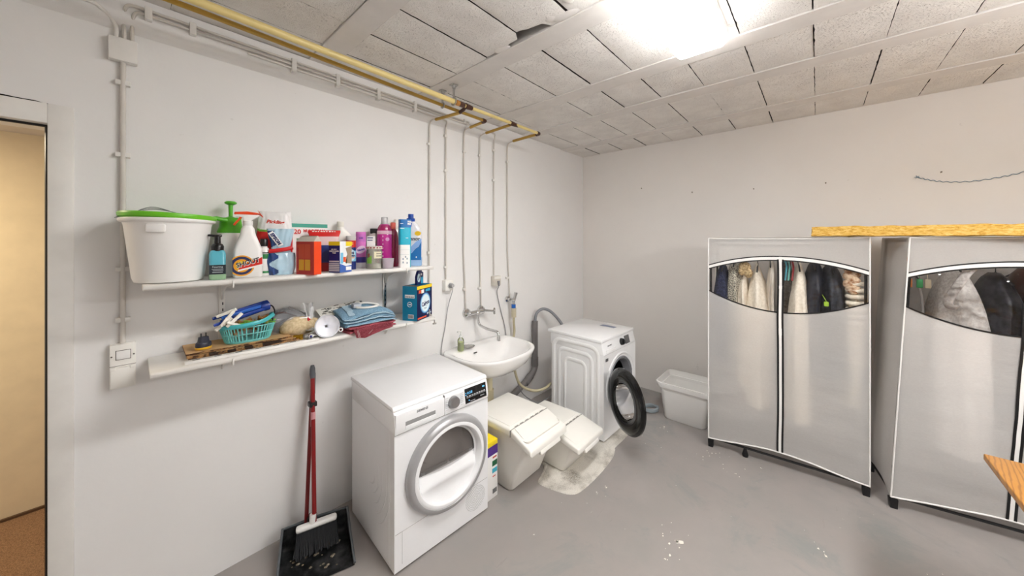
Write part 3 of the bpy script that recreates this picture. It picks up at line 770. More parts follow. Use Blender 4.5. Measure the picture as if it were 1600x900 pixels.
# soap bottle on the sink
so = thing('soap_bottle', 'small clear soap bottle with green soap on the sink edge', 'bottle', (1.80, 2.165, .803))
b = B(); b.lathe([(.024, 0), (.026, .004), (.026, .055), (.024, .07)], n=20, cap1=True); b.obj('liquid', M((214, 228, 140), .2), so)
b = B(); b.lathe([(.0268, .001), (.0268, .07), (.024, .09), (.012, .105), (.011, .112)], n=20, cap0=False, cap1=False); b.obj('bottle', clear_mat((235, 240, 235), .12), so)
b = B(); b.lathe([(.013, .108), (.013, .124), (.005, .126), (.005, .152)], n=14); b.box(-.035, .008, -.007, .007, .150, .160, .003); b.obj('pump', M((226, 228, 224), .35), so)
b = B(); b.lathe([(.05, .0), (.056, .006), (.052, .007), (.0, .004)], (1.89, 2.19, .803), 28, sx=1.25); tag(b.obj('soap_dish', clear_mat((225, 222, 216), .3)), 'thin clear oval soap dish lying on the sink back edge', 'dish')
# wall sockets with plugs and cords
def socket(x, z, cover):
    t = thing('wall_socket', cover, 'socket', (x, WY, z), 0)
    return t
t = socket(1.745, 1.325, 'cream wall socket with a round plug beside the shelf end')
b = B(); b.box(1.70, 1.782, WY - .045, WY, 1.285, 1.372, .006); b.obj('housing', m_cream, t, world=True)
b = B(); b.lathe([(.026, 0), (.026, .004), (.021, .005), (.021, -.004)], (1.745, WY - .045, 1.33), 22, axis='Y'); b.obj('insert', m_white, t, world=True)
b = B(); b.lathe([(.019, .0), (.019, .02), (.014, .034), (0, .035)], (1.748, WY - .048, 1.33), 18, axis='Y'); b.tube(smooth_path([(1.748, WY - .075, 1.32), (1.752, WY - .07, 1.29), (1.745, WY - .02, 1.15), (1.72, WY - .012, .98), (1.685, WY - .012, .82), (1.67, WY - .012, .55)], 8), .0034, 8)
tag(b.obj('power_cord', M((168, 168, 170), .45)), 'grey plug and power cord hanging down left of the sink', 'cord')
t = socket(2.30, 1.315, 'cream wall socket with a lifted flap above the sink')
b = B(); b.box(2.255, 2.35, WY - .045, WY, 1.272, 1.362, .006); b.obj('housing', M((205, 200, 190), .45), t, world=True)
b = B(); b.box(-.045, .045, -.004, .004, -.085, 0, .003, mtx=Matrix.Translation((2.305, WY - .05, 1.358)) @ Matrix.Rotation(R(22), 4, 'X')); b.obj('flap', m_cream, t, world=True)
b = B(); b.tube(smooth_path([(2.305, WY - .055, 1.30), (2.31, WY - .05, 1.262), (2.325, WY - .015, 1.20), (2.38, WY - .012, 1.02), (2.44, WY - .012, .84), (2.50, WY - .012, .5)], 8), .0034, 8); b.tube([(2.305, WY - .055, 1.318), (2.305, WY - .06, 1.27)], [.012, .007], 10)
tag(b.obj('power_cord', m_grey), 'grey power cord running down behind the right of the sink', 'cord')
# valve and inlet hose
t = thing('water_valve', 'chrome angle valve with a blue collar right of the tap', 'valve', (2.51, WY, 1.12))
b = B(); b.lathe([(.03, 0), (.028, .01), (.014, .016), (.014, .05)], (2.51, WY, 1.12), 18, axis='Y'); b.tube([(2.51, WY - .05, 1.12), (2.53, WY - .09, 1.12)], .016, 12); b.tube([(2.53, WY - .08, 1.11), (2.545, WY - .09, 1.19)], [.012, .019], 12); b.tube([(2.525, WY - .075, 1.13), (2.525, WY - .075, 1.06)], .013, 12); b.obj('valve_body', m_chrome, t, world=True)
b = B(); b.tube([(2.525, WY - .075, 1.075), (2.525, WY - .075, 1.04)], .021, 14); b.obj('collar', M((20, 92, 176), .4), t, world=True)
t.location.x -= .032
h = thing('inlet_hose', 'beige inlet hose curving behind the sink to the washing machine', 'hose', (2.525, WY - .075, 1.04))
b = B(); b.tube([(2.525, WY - .075, 1.04), (2.525, WY - .075, .95)], .024, 14); b.obj('aquastop', M((196, 186, 160), .45), h, world=True)
b = B(); b.tube(smooth_path([(2.525, WY - .075, .95), (2.53, WY - .07, .90), (2.56, WY - .05, .80), (2.52, WY - .07, .70), (2.46, WY - .13, .56), (2.44, WY - .18, .43), (2.47, WY - .22, .34), (2.56, WY - .29, .285), (2.66, WY - .345, .29), (2.76, WY - .35, .31)], 8), .0125, 10); b.obj('hose', M((188, 178, 148), .5), h, world=True); h.location.x -= .028
# drain pipe
dp = thing('drain_pipe', 'grey plastic waste pipe climbing the wall left of the washing machine', 'pipe', (2.9, WY, .3))
b = B(); b.tube([(2.905, WY - .045, .84), (2.905, WY - .045, .40)], .031, 18); b.tube([(2.905, WY - .045, .46), (2.905, WY - .045, .37)], .036, 18)
b.tube(smooth_path([(2.905, WY - .045, .40), (2.90, WY - .045, .35), (2.85, WY - .046, .295), (2.78, WY - .047, .255)], 6), .0325, 16); b.tube([(2.83, WY - .046, .282), (2.74, WY - .047, .235)], .037, 18); b.tube([(2.80, WY - .047, .265), (2.2, WY - .05, -.0 + .05)], .031, 18)
b.obj('waste_pipe', M((118, 114, 114), .45), dp, world=True)
b = B(); b.tube(smooth_path([(2.91, WY - .045, .72), (2.91, WY - .045, .86), (2.93, WY - .06, .935), (2.99, WY - .10, .965), (3.06, WY - .16, .92), (3.12, WY - .24, .80), (3.14, WY - .26, .70)], 8), .0155, 12); b.obj('drain_hose', M((132, 134, 140), .45), dp, world=True); dp.location.x -= .035
b = B(); b.tube(smooth_path([(2.50, WY - .10, .36), (2.53, WY - .16, .22), (2.60, WY - .28, .15), (2.68, WY - .345, .18), (2.76, WY - .35, .2)], 8), .004, 8)
tag(b.obj('thin_cable', m_grey), 'thin grey cable looping to the back of the washing machine', 'cable')

# ================================================================== BINS, MAT, TUB
def sort_bin(label, x0, x1, yf, yb, h, z0, hinge, flap_open=0.0):
    cx = (x0 + x1) / 2; wt = x1 - x0; dt = yb - yf
    t = thing('recycling_bin', label, 'bin', (cx, (yf + yb) / 2, z0), 0, 'white recycling bins by the washing machine')
    b = B(); H = h - .04
    def ring(f, z, ins=0):
        w_ = wt * (.80 + .13 * f) - ins; f0 = yf + .17 * (1 - f) * (h / .45) + .035 ; bk = yb - .06 * (1 - f) - .02
        return rrect(cx, (f0 + bk) / 2, w_, bk - f0 - ins, .03, z0 + z)
    b.rings([ring(0, .0, .02), ring(0, .008), ring(.3, H * .3), ring(.7, H * .7), ring(1, H), ring(1, H, .008), ring(.1, .02, .012)], True, True)
    b.obj('body', m_cream, t, world=True, angle=50)
    b = B(); zt = z0 + h
    b.prism([(hinge, zt - .05), (hinge, zt), (yb - .0, zt), (yb, zt - .05)], x0, x1, 'X', .012, 3)
    b.prism([(hinge + .025, zt), (hinge + .03, zt + .004), (yb - .035, zt + .004), (yb - .03, zt)], x0 + .03, x1 - .03, 'X', .002)
    b.obj('lid', m_cream, t, world=True)
    b = B(); dz = .075 * h / .45
    fy = yf
    b.prism([(hinge - .003, zt - .05), (hinge - .003, zt), (fy, zt - dz), (fy - .004, zt - dz - .045)], x0, x1, 'X', .012, 3)
    b.prism([(hinge - .02, zt - .002), (hinge - .022, zt + .001), (fy + .03, zt - dz + .008), (fy + .025, zt - dz + .003)], x0 + .03, x1 - .03, 'X', .001)
    b.prism([(fy + .02, zt - dz - .04), (fy - .003, zt - dz - .03), (fy - .014, zt - dz - .058), (fy + .01, zt - dz - .066)], cx - wt * .27, cx + wt * .27, 'X', .006)
    b.obj('flap', m_cream, t, world=True)
    b = B()
    n = 6
    for k in range(n):
        xx = x0 + .04 + (wt - .08) * (k + .5) / n
        b.box(xx - .02, xx + .012, hinge - .004, hinge + .0005, zt - .001, zt + .0016)
    b.box(x0 - .0005, x1 + .0005, hinge - .0035, hinge + .0005, zt - .05, zt - .006)
    b.obj('hinge_gap', M((150, 148, 144), .8), t, world=True)
    return t
sort_bin('taller white flip-lid recycling bin next to the dryer', 1.672, 2.085, 1.335, 1.905, .45, 0, 1.512)
sort_bin('lower white flip-lid recycling bin half hidden behind the taller one', 2.068, 2.438, 1.232, 1.79, .29, .009, 1.425)
# detergent carton between dryer and bin
t = thing('detergent_carton', 'tall white detergent carton with yellow top squeezed beside the dryer', 'box', (1.592, 1.70, 0), R(0))
b = B(); b.box(-.055, .05, -.105, .105, 0, .375, .001); b.mat(1).box(-.0555, .0505, -.1055, .1055, .345, .377, .001)
b.mat(2).box(-.0553, .0503, -.1056, .1, .285, .345)
b.obj('carton', [m_white, M((240, 214, 30), .5), M((76, 40, 132), .5)], t)
b = B(); b.box(.0, .045, -.1062, -.105, .21, .245); b.obj('green_print', M((28, 96, 62), .5), t)
b = B(); b.box(.0, .045, -.1062, -.105, .165, .195); b.obj('blue_print', M((70, 180, 205), .5), t)
b = B(); b.box(.004, .04, -.1062, -.105, .262, .272); b.box(.004, .03, -.1062, -.105, .14, .146); b.obj('red_print', M((200, 70, 60), .5), t)
b = B()
for k in range(9): b.box(.004 + .0045 * k, .004 + .0045 * k + (.002 if k % 3 else .003), -.1062, -.105, .03, .06)
b.obj('barcode', M((60, 60, 60), .5), t)
# bath mat
b = B()
out = [(1.93, 1.30), (1.96, 1.235), (2.03, 1.192), (2.25, 1.178), (2.50, 1.19), (2.63, 1.225), (2.66, 1.235), (3.02, 1.225), (3.12, 1.235), (3.12, 1.72), (2.10, 1.76), (2.095, 1.56), (1.99, 1.49), (1.91, 1.46), (1.91, 1.38)]
op = [Vector((p[0], p[1], 0)) for p in smooth_path([(x, y, 0) for x, y in out + [out[0]]], 4)[:-1]]
cen = Vector((2.5, 1.5, 0))
def inset(k, z): return [(p + (cen - p).normalized() * k) + Vector((0, 0, z + .0012 * nz(p.x * 14, p.y * 14))) for p in op]
b.rings([inset(0, .001), inset(.004, .0065), inset(.04, .0075), inset(.052, .0045), inset(.064, .0078), inset(.12, .007), inset(.3, .007)], False, True)
tag(b.obj('bath_mat', mat_rug(), angle=60), 'dirty off-white bath mat on the floor in front of the washing machine', 'mat')
# white tub by the far wall
t = thing('storage_tub', 'plain white plastic tub against the far wall left of the wardrobes', 'tub', (3.58, .92, 0))
b = B()
def tr(w, d, r, z): return rrect(3.585, .925, w, d, r, z)
b.rings([tr(.33, .34, .04, 0), tr(.345, .36, .045, .01), tr(.375, .42, .045, .27), tr(.38, .43, .045, .295), tr(.415, .475, .05, .30), tr(.425, .49, .05, .335), tr(.425, .49, .05, .345), tr(.405, .47, .05, .347), tr(.40, .46, .05, .31), tr(.365, .40, .045, .25), tr(.33, .345, .04, .02)], True, True)
b.obj('tub', m_white, t, world=True, angle=50)
# coil of grey hose behind the open washer door
b = B(); b.tube([(3.47 + .075 * math.cos(a * .3), 1.24 + .06 * math.sin(a * .3), .014 + .0006 * a) for a in range(40)], .013, 8)
tag(b.obj('hose_coil', M((140, 150, 156), .5)), 'small coil of grey hose on the floor behind the open washer door', 'hose')

# flaked paint chips on the floor: clusters of thin irregular flakes
b = B(); rd = random.Random(31)
for (cx, cy, n, sp, big) in ((2.047, .586, 5, .03, .017), (1.94, .575, 6, .05, .007), (2.12, .62, 7, .06, .005), (2.52, -.02, 4, .03, .009), (2.72, -.45, 4, .04, .006), (2.50, -.62, 7, .07, .011), (2.36, -.66, 5, .05, .007), (2.33, -.50, 6, .05, .007), (3.03, .62, 12, .10, .006), (2.98, .46, 6, .06, .005), (3.22, 1.02, 5, .06, .009), (2.2, 1.10, 2, .02, .006), (1.3, .95, 4, .09, .004), (2.9, .95, 4, .12, .004)):
    for k in range(n):
        x, y, r_ = cx + rd.gauss(0, sp * .6), cy + rd.gauss(0, sp * .6), big * rd.uniform(.3, 1.1) * (1.3 if k == 0 else 1); m_ = 9; a0 = rd.uniform(0, 6)
        ring = [(x + r_ * math.cos(a0 + 2 * PI * j / m_) * rd.uniform(.5, 1.2), y + r_ * .7 * math.sin(a0 + 2 * PI * j / m_) * rd.uniform(.5, 1.2)) for j in range(m_)]
        b.rings([[(p[0], p[1], .0001) for p in ring], [(p[0], p[1], .0007) for p in ring]])
tag(b.obj('paint_chips', M((236, 231, 222), .8), smooth=False), 'pale flakes of chipped paint scattered over the grey floor', 'paint chips', None, 'stuff')

# ================================================================== BROOM AND DUSTPAN
dpn = thing('dustpan', 'black long-handled dustpan full of dust on the floor left of the dryer', 'dustpan', (.664, 1.982, 0), R(-18))
b = B()
wf, wb, L = .345, .32, .265
def pan(u, v):
    # v 0 front lip .. 1 up the back wall ; u across
    vv = min(1, v / .72); y = -L / 2 + L * vv; hw = (wf + (wb - wf) * vv) / 2
    su = 2 * u - 1; x = hw * max(-1, min(1, su / .78))
    z = .004 + .006 * vv
    wallh = .012 + .095 * vv ** 1.2
    if abs(su) > .78: z += wallh * (abs(su) - .78) / .22
    if v > .72:
        k = (v - .72) / .28; y = L / 2 + .025 * k; z = max(z, .01 + .115 * k * (1 - .1 * abs(su)))
    return (x, y, z)
b.grid(36, 30, pan)
t_ = b.bm
ext = bmesh.ops.solidify(t_, geom=t_.faces[:], thickness=.005)
b.obj('pan', mat_cloth((20, 22, 25), (92, 93, 94), 14, .42, .75, .1, 'dusty_black_plastic', .45), dpn, angle=50)
b = B(); b.tube([pan(0, v / 20) for v in range(0, 21)] + [pan(u / 20, 1) for u in range(1, 20)] + [pan(1, v / 20) for v in range(20, -1, -1)], .0065, 8); b.obj('rim', M((84, 88, 92), .4), dpn)
b = B(); b.box(-.045, .005, .125, .175, .085, .15, .012); b.obj('socket', M((45, 48, 52), .5), dpn)
b = B()
rd = random.Random(3)
for k in range(26):
    x, y = rd.uniform(-.12, .12), rd.uniform(-.11, .08); b.ball((x, y, .012), rd.uniform(.003, .008), 1.3, 1, .6, 7, 5)
dd_ = b.obj('dust', M((150, 138, 120), .95, var=.3, vscale=60), dpn); dd_['kind'] = 'stuff'
b = B(); b.tube([(.662, 2.135, .10), (.732, 2.252, .86)], .0105, 12); b.obj('pole', M((116, 12, 18), .35), dpn, world=True)
b = B(); b.tube([(.735, 2.255, .78), (.740, 2.258, .90)], [.0135, .012], 12); b.obj('grip', M((96, 98, 104), .5), dpn, world=True)
br = thing('broom', 'red-handled broom with a white head standing in the dustpan', 'broom', (.70, 2.09, .02))
p0, p1 = Vector((.680, 2.062, .155)), Vector((.720, 2.212, .897))
b = B(); b.tube([p0, p1], .0115, 14); b.obj('pole', m_red, br, world=True)
e1 = p1 + (p1 - p0).normalized() * .066
b = B(); b.tube([p1 + (p0 - p1) * .01, p1 + (p1 - p0) * .02, p1 + (p1 - p0) * .06, e1], [.0125, .0155, .0145, .009], 14); b.obj('grip', M((88, 91, 98), .5), br, world=True)
b = B(); b.tube([e1 + Vector((0, -.010, -.012)), e1 + Vector((0, .008, -.012))], .004, 8); b.obj('hang_hole', m_black, br, world=True)
b = B(); k = p0.lerp(p1, .70); b.tube([k - Vector((.0, 0, .045)), k + Vector((0, 0, .035))], .0123, 12); b.obj('sticker', M((212, 150, 156), .5), br, world=True)
b = B(); k = p0.lerp(p1, .80); b.box(k.x - .02, k.x + .02, k.y - .012, k.y + .03, k.z - .014, k.z + .014, .004); b.obj('clip', m_black, br, world=True)
hm = Matrix.Translation((.692, 2.06, .14)) @ Matrix.Rotation(R(-17), 4, 'Z')
b = B(); b.box(-.098, .098, -.02, .02, -.014, .014, .012, 3, mtx=hm); b.tube([hm @ Vector((-.02, 0, .01)), hm @ Vector((-.018, .003, .055))], .0165, 12); b.obj('head', m_white, br, world=True)
b = B()
rd = random.Random(5)
for i in range(30):
    for j in range(3):
        x = -.092 + .184 * i / 29; y = -.014 + .014 * j
        tip = hm @ Vector((x * 1.12 + rd.uniform(-.006, .006), y - .05 - .012 * j + rd.uniform(-.01, .01), -.112 + rd.uniform(-.004, .01)))
        b.tube([hm @ Vector((x, y, -.012)), hm @ Vector((x * 1.03, y - .015, -.06)), tip], [.0038, .0042, .003], 5)
bs = b.obj('bristles', M((14, 16, 22), .6), br, world=True); bs['kind'] = 'stuff'

# ================================================================== WARDROBES
ZH = 1.715
def lens_top(s): k = (s - .466) / .466; return 1.552 - .085 * abs(k) ** 2.1
def lens_bot(s): k = (s - .466) / .466; return 1.165 + .125 * abs(k) ** 2.0
WW, WD = .932, .44
def wardrobe(loc, rz, label, lean):
    t = thing('fabric_wardrobe', label, 'wardrobe', loc, rz, None)
    def sh(p): return (p[0] + lean * (p[2] / 1.7) ** 1.0, p[1], p[2])
    sd = loc[1]
    def hem(s):
        k = s / WW; return .072 + .05 * max(0, math.sin(PI * min(1, max(0, k)))) ** 1.5
    def bulge(s, z): 
        k = s / WW
        return -.010 * math.sin(PI * k) * math.sin(PI * min(1, z / ZH)) + .006 * nz(s * 5, z * 2.5, sd) + .0035 * nz(s * 4, z * 14, sd + 4)
    fr_ = t
    front = B()
    front.grid(36, 40, lambda u, v: sh((WW * u, bulge(WW * u, hem(WW * u) + (lens_bot(WW * u) - hem(WW * u)) * v), hem(WW * u) + (lens_bot(WW * u) - hem(WW * u)) * v)))
    front.grid(36, 10, lambda u, v: sh((WW * u, bulge(WW * u, 1.6) * (1 - v) , lens_top(WW * u) + (ZH - .004 * math.sin(PI * u) - lens_top(WW * u)) * v)))
    f = front.obj('front_panel', m_fabric, t, angle=80)
    b = B(); b.grid(36, 8, lambda u, v: sh((WW * u, bulge(WW * u, 1.35) - .001 + .006 * nz(u * 6, v * 2.2, 3 + sd), lens_bot(WW * u) + (lens_top(WW * u) - lens_bot(WW * u)) * v))); b.obj('window', m_vinyl, f, angle=80)
    def strip(b, fn, off0, off1, n=40, s0=0.0, s1=WW, dy=-.003, vert=False):
        def g(u, v):
            s = s0 + (s1 - s0) * u; z = fn(s) + off0 + (off1 - off0) * v
            return sh((s, bulge(s, z) + dy, z))
        b.grid(n, 1, g)
    b = B(); strip(b, lens_top, .022, .0305); strip(b, lens_top, -.0085, .0005); strip(b, lens_bot, -.008, .002)
    for x0, x1 in ((-.020, -.008), (.008, .020)):
        b.grid(2, 50, lambda u, v: sh((.466 + x0 + (x1 - x0) * u + .004 * nz(v * 5, sd, 2), bulge(.466, hem(.466) + (lens_top(.466) - hem(.466)) * v) - .004, hem(.466) + .004 + (lens_top(.466) - hem(.466)) * v)))
    for s in (.001, WW - .006): b.grid(1, 6, lambda u, v: sh((s + .005 * u, -.004, lens_bot(s) + (lens_top(s) - lens_bot(s)) * v)))
    b.obj('black_trim', m_black, f, angle=80)
    b = B(); strip(b, lens_top, .0005, .022, dy=-.0025)
    b.grid(2, 50, lambda u, v: sh((.457 + .018 * u + .004 * nz(v * 5, sd, 2), bulge(.466, hem(.466) + (lens_top(.466) - hem(.466)) * v) - .0035, hem(.466) + .004 + (lens_top(.466) + .02 - hem(.466)) * v)))
    b.obj('zip_flap', m_white, f, angle=80)
    b = B()
    zz = lambda z, x: sh((x, -.004 + .003 * nz(z * 7, x), z))
    for x in (0.0, WW): b.tube([zz(.07 + (ZH - .07) * k / 30, x) for k in range(31)], .0045, 6)
    b.tube([sh((WW * k / 30, -.003 + .003 * nz(k * .5, sd), ZH - .006 * math.sin(PI * k / 30) ** .5 + .002 * nz(k * .7, 3))) for k in range(31)], .0035, 6)
    b.tube([sh((WW * k / 40, bulge(WW * k / 40, hem(WW * k / 40)) - .002, hem(WW * k / 40))) for k in range(41)], .005, 6)
    b.obj('piping', m_white, t)
    for nm, x, sg in (('side_panel', 0, -1), ('side_panel', WW, 1)):
        b = B(); b.grid(14, 36, lambda u, v: sh((x + sg * (.004 + .010 * math.sin(PI * u) * math.sin(PI * v)) + .005 * nz(u * 3, v * 6, sg + sd), WD * u, .075 + .045 * math.sin(PI * u) * (1 if sg < 0 else .3) + (ZH - .075 - .045 * math.sin(PI * u) * (1 if sg < 0 else .3)) * v)))
        b.obj(nm, m_fabric, t, angle=80)
    b = B(); b.grid(20, 8, lambda u, v: sh((WW * u, WD * v, ZH - .012 * math.sin(PI * u) * math.sin(PI * v) + .003))); b.obj('top_panel', m_fabric, t, angle=80)
    b = B(); b.grid(10, 10, lambda u, v: sh((WW * u, WD, .075 + (ZH - .075) * v))); b.obj('back_panel', m_fabric, t, angle=80)
    b = B()
    q = .011
    for x in (.016, WW - .016):
        for y in (.016, WD - .016): b.tube([sh((x, y, .05)), sh((x, y, ZH - .015))], .008, 8)
        b.tube([sh((x, .016, .075)), sh((x, WD - .016, .075))], .008, 8); b.tube([sh((x, .016, ZH - .02)), sh((x, WD - .016, ZH - .02))], .008, 8)
    for y in (.016, WD - .016):
        b.tube([sh((.016, y, .07)), sh((WW - .016, y, .07))], .009, 8); b.tube([sh((.016, y, ZH - .02)), sh((WW - .016, y, ZH - .02))], .008, 8)
    b.tube([sh((.016, WD / 2, ZH - .06)), sh((WW - .016, WD / 2, ZH - .06))], .009, 8)
    b.obj('frame', m_black, t)
    for x in (.016, WW - .016):
        for y in (.016, WD - .016):
            b = B(); b.prism([(x - .017, 0), (x + .017, 0), (x + .02, .06), (x - .02, .06)], y - .02, y + .02, 'Y', .003); b.xf(Matrix.Translation((lean * .02, 0, 0))); b.obj('foot', m_black, t)
    if lean == 0:
        b = B(); b.lathe([(.0, 0), (.02, .004), (.022, .02), (.014, .045), (.009, .07)], (.25, .016, 0), 14); b.obj('foot', m_black, t)
    return t
W1 = wardrobe((3.188, .672, 0), R(-85.5), 'left fabric wardrobe with clothes behind its clear window', 0.0)
W2 = wardrobe((3.225, -.343, 0), R(-80.5), 'right fabric wardrobe leaning away, partly cut by the wooden table', 0.085)

# clothes hanging inside: each one seen edge-on through the windows
def garment(root, s, wd, label, mat, top=1.53, bot=.62, dep=.38, seed=0, name='coat', cat='coat', shoulder=.45, y0=None, grp=None, hanger=True):
    """one garment on a hanger, local frame of the wardrobe (s = along the rail)"""
    o = thing(name, label, cat, root.location, root.rotation_euler.z, grp)
    b = B(); rr = []
    n, m = 36, 26
    yc = WD / 2 if y0 is None else y0
    for i in range(m + 1):
        v = i / m; z = top - (top - bot) * v
        g = min(1.0, (v / .13)) ** .55
        hw = wd / 2 * (shoulder + (1 - shoulder) * min(1, v / .35) ** .8) * (.35 + .65 * g); hd = dep / 2 * (.22 + .78 * min(1, v / .22) ** .7)
        ring = []
        for k in range(n):
            a = 2 * PI * k / n
            f = 1 + (.10 * nz(math.cos(a) * 2.2, math.sin(a) * 2.2, seed * 3.1 + z * 1.2) + .08 * math.sin(a * 7 + seed + z * 2)) * min(1, v * 3)
            ring.append((s + hw * math.cos(a) * f + .012 * nz(z * 3, seed), yc + hd * math.sin(a) * f, z))
        rr.append(ring)
    b.rings(rr, True, True)
    b.obj('cloth', mat, o, angle=80)
    if hanger:
        b = B(); rail = ZH - .06; b.tube([(s, yc - .012, rail + .006), (s, yc, rail + .014), (s, yc + .014, rail + .006), (s, yc + .014, rail - .008), (s, yc, rail - .03), (s, yc, top - .01)], .0025, 6)
        b.tube([(s, yc - dep * .42, top - .06), (s, yc, top + .0), (s, yc + dep * .42, top - .06)], .005, 6); b.obj('hanger', m_dark, o)
    return o
navy = mat_cloth((28, 32, 54), (46, 52, 82), 60, bump=.2, name='navy_cloth')
tweed = mat_cloth((22, 22, 22), (226, 220, 202), 210, .47, .53, .5, 'tweed')
creamc = mat_cloth((222, 212, 196), (236, 228, 214), 50, bump=.25, name='cream_cloth')
fur = mat_cloth((130, 104, 66), (206, 182, 140), 70, bump=.9, name='beige_fur')
darkc = mat_cloth((16, 18, 24), (40, 44, 56), 40, bump=.3, name='black_puffer', rough=.5)
foxc = mat_cloth((150, 100, 62), (228, 206, 178), 22, bump=.9, name='fox_fur')
knit = mat_cloth((214, 204, 186), (238, 230, 214), 45, bump=.7, name='white_knit')
greyc = mat_cloth((70, 66, 62), (96, 90, 84), 50, bump=.3, name='dark_grey_cloth')
G1 = 'clothes hanging in the left wardrobe'
garment(W1, .085, .14, 'navy coat, leftmost of the clothes in the left wardrobe', navy, 1.50, .70, .36, 1, grp=G1)
garment(W1, .168, .115, 'black and white tweed coat beside the navy coat', tweed, 1.545, .75, .36, 2, grp=G1, shoulder=.8)
garment(W1, .228, .10, 'cream jacket with a beige fur collar beside the tweed coat', creamc, 1.47, .55, .36, 3, 'jacket', 'jacket', grp=G1)
b = B(); b.ball((.245, .06, 1.485), .042, 1.0, .8, 1.0, 14, 10); b.ball((.268, .055, 1.44), .034, .9, .8, 1.2, 12, 8); b.ball((.225, .055, 1.45), .028, .8, .8, 1.2, 12, 8)
o = b.obj('fur_collar', fur, angle=80); o.location = W1.location; o.rotation_euler = W1.rotation_euler
tag(o, 'fluffy beige fur collar on a hanger near the left of the left window', 'fur collar', G1)
garment(W1, .325, .185, 'long cream white coat left of the zip in the left wardrobe', creamc, 1.51, .40, .38, 4, shoulder=.2, y0=.205, grp=G1)
garment(W1, .408, .055, 'narrow pale blouse just left of the zip', M((226, 218, 206), .8), 1.55, .8, .34, 5, 'blouse', 'blouse', shoulder=.7, grp=G1)
garment(W1, .512, .12, 'dark grey dress just right of the zip in the left wardrobe', greyc, 1.52, .65, .30, 6, 'dress', 'dress', shoulder=.7, y0=.26, grp=G1)
garment(W1, .58, .16, 'long white coat right of the zip in the left wardrobe', creamc, 1.53, .36, .38, 7, shoulder=.25, y0=.20, grp=G1)
garment(W1, .668, .125, 'dark blue black padded jacket right of the long white coat', M((26, 29, 42), .5, bump=.3, bscale=25), 1.54, .72, .38, 8, 'jacket', 'jacket', shoulder=.8, y0=.235, grp=G1)
garment(W1, .762, .15, 'black quilted jacket with a small green tag', darkc, 1.52, .72, .38, 18, 'jacket', 'jacket', shoulder=.75, y0=.225, grp=G1)
garment(W1, .872, .075, 'white ribbed knit cardigan at the right end of the left wardrobe', knit, 1.44, .55, .36, 9, 'cardigan', 'cardigan', shoulder=.9, grp=G1)
b = B()
for k in range(14): b.tube([(.872 + .036 * math.cos(a), .075 + .03 * math.sin(a), 1.40 - .045 * k) for a in [2 * PI * j / 14 for j in range(14)]], .016, 6, closed=True)
o = b.obj('quilted_scarf', knit, angle=80); o.location = W1.location; o.rotation_euler = W1.rotation_euler; tag(o, 'cream puffy ribbed scarf hanging at the far right of the left window', 'scarf', G1)
b = B()
for k in range(9): b.ball((.845 + .012 * nz(k, 3) + .01 * (k % 3), .06 + .01 * nz(k, 7), 1.505 - .018 * k), .034, 1.1, .9, 1.1, 10, 8)
o = b.obj('fur_stole', foxc, angle=80); o.location = W1.location; o.rotation_euler = W1.rotation_euler; tag(o, 'reddish brown fur stole at the upper right of the left window', 'fur stole', G1)
b = B(); b.box(.708, .734, .0, .006, 1.235, 1.268, .006, mtx=Matrix.Translation((.0, .012, 0))); b.tube([(.722, .015, 1.268), (.70, .014, 1.315)], .002, 5)
o = b.obj('clothes_tag', M((150, 190, 40), .5)); o.location = W1.location; o.rotation_euler = W1.rotation_euler; tag(o, 'small lime green tag hanging on the black quilted jacket', 'tag')
for i, (s, c_, lab) in enumerate(((.495, (70, 150, 170), 'teal plastic clothes hanger right of the zip'), (.513, (92, 160, 150), 'pale green plastic clothes hanger behind the teal one'), (.535, (140, 30, 34), 'dark red plastic clothes hanger left of the long white coat'))):
    t = thing('clothes_hanger', lab, 'hanger', W1.location, W1.rotation_euler.z, 'empty hangers in the left wardrobe')
    b = B(); b.tube([(s, .02, 1.40), (s + .01, .06, 1.50), (s, .2, 1.585), (s, .36, 1.50), (s + .01, .4, 1.42)], .006, 6); b.obj('bar', M(c_, .4), t)
    b = B(); b.tube([(s, .2, 1.585), (s, .2, 1.64), (s, .208, 1.662), (s, .228, 1.666), (s, .24, 1.655)], .002, 6); b.obj('hook', m_steel, t)
G2 = 'clothes hanging in the right wardrobe'
L2 = .07
garment(W2, .10 + L2, .05, 'thin grey blouse at the left end of the right wardrobe', M((150, 146, 142), .8), 1.50, .8, .30, 11, 'blouse', 'blouse', shoulder=.9, y0=.26, grp=G2)
for i, (s, c_, lab) in enumerate(((.03, (206, 120, 50), 'small orange hanging tag at the left of the right window'), (.075, (40, 150, 80), 'small green hanging tag at the left of the right window'), (.11, (206, 190, 160), 'small cream hanging tag at the left of the right window'))):
    b = B(); b.box(s + L2 - .014, s + L2 + .014, .05, .058, 1.40, 1.455, .004); b.tube([(s + L2, .054, 1.45), (s + L2 + .004, .10, 1.60), (s + L2, .22, ZH - .05)], .0015, 5)
    o = b.obj('clothes_tag', M(c_, .5)); o.location = W2.location; o.rotation_euler = W2.rotation_euler; tag(o, lab, 'tag', G2)
garment(W2, .27 + L2, .24, 'white folded terry robe in the right wardrobe', mat_cloth((216, 210, 206), (238, 234, 230), 60, bump=.4, name='white_terry'), 1.535, .40, .36, 12, 'robe', 'robe', shoulder=.4, y0=.20, grp=G2)
b = B(); b.tube(smooth_path([(.30, .075, 1.53), (.262, .035, 1.50), (.228, .022, 1.44), (.198, .018, 1.375), (.182, .016, 1.33), (.190, .014, 1.300), (.216, .014, 1.296)], 6), .024, 12, flat=(1.0, .45))
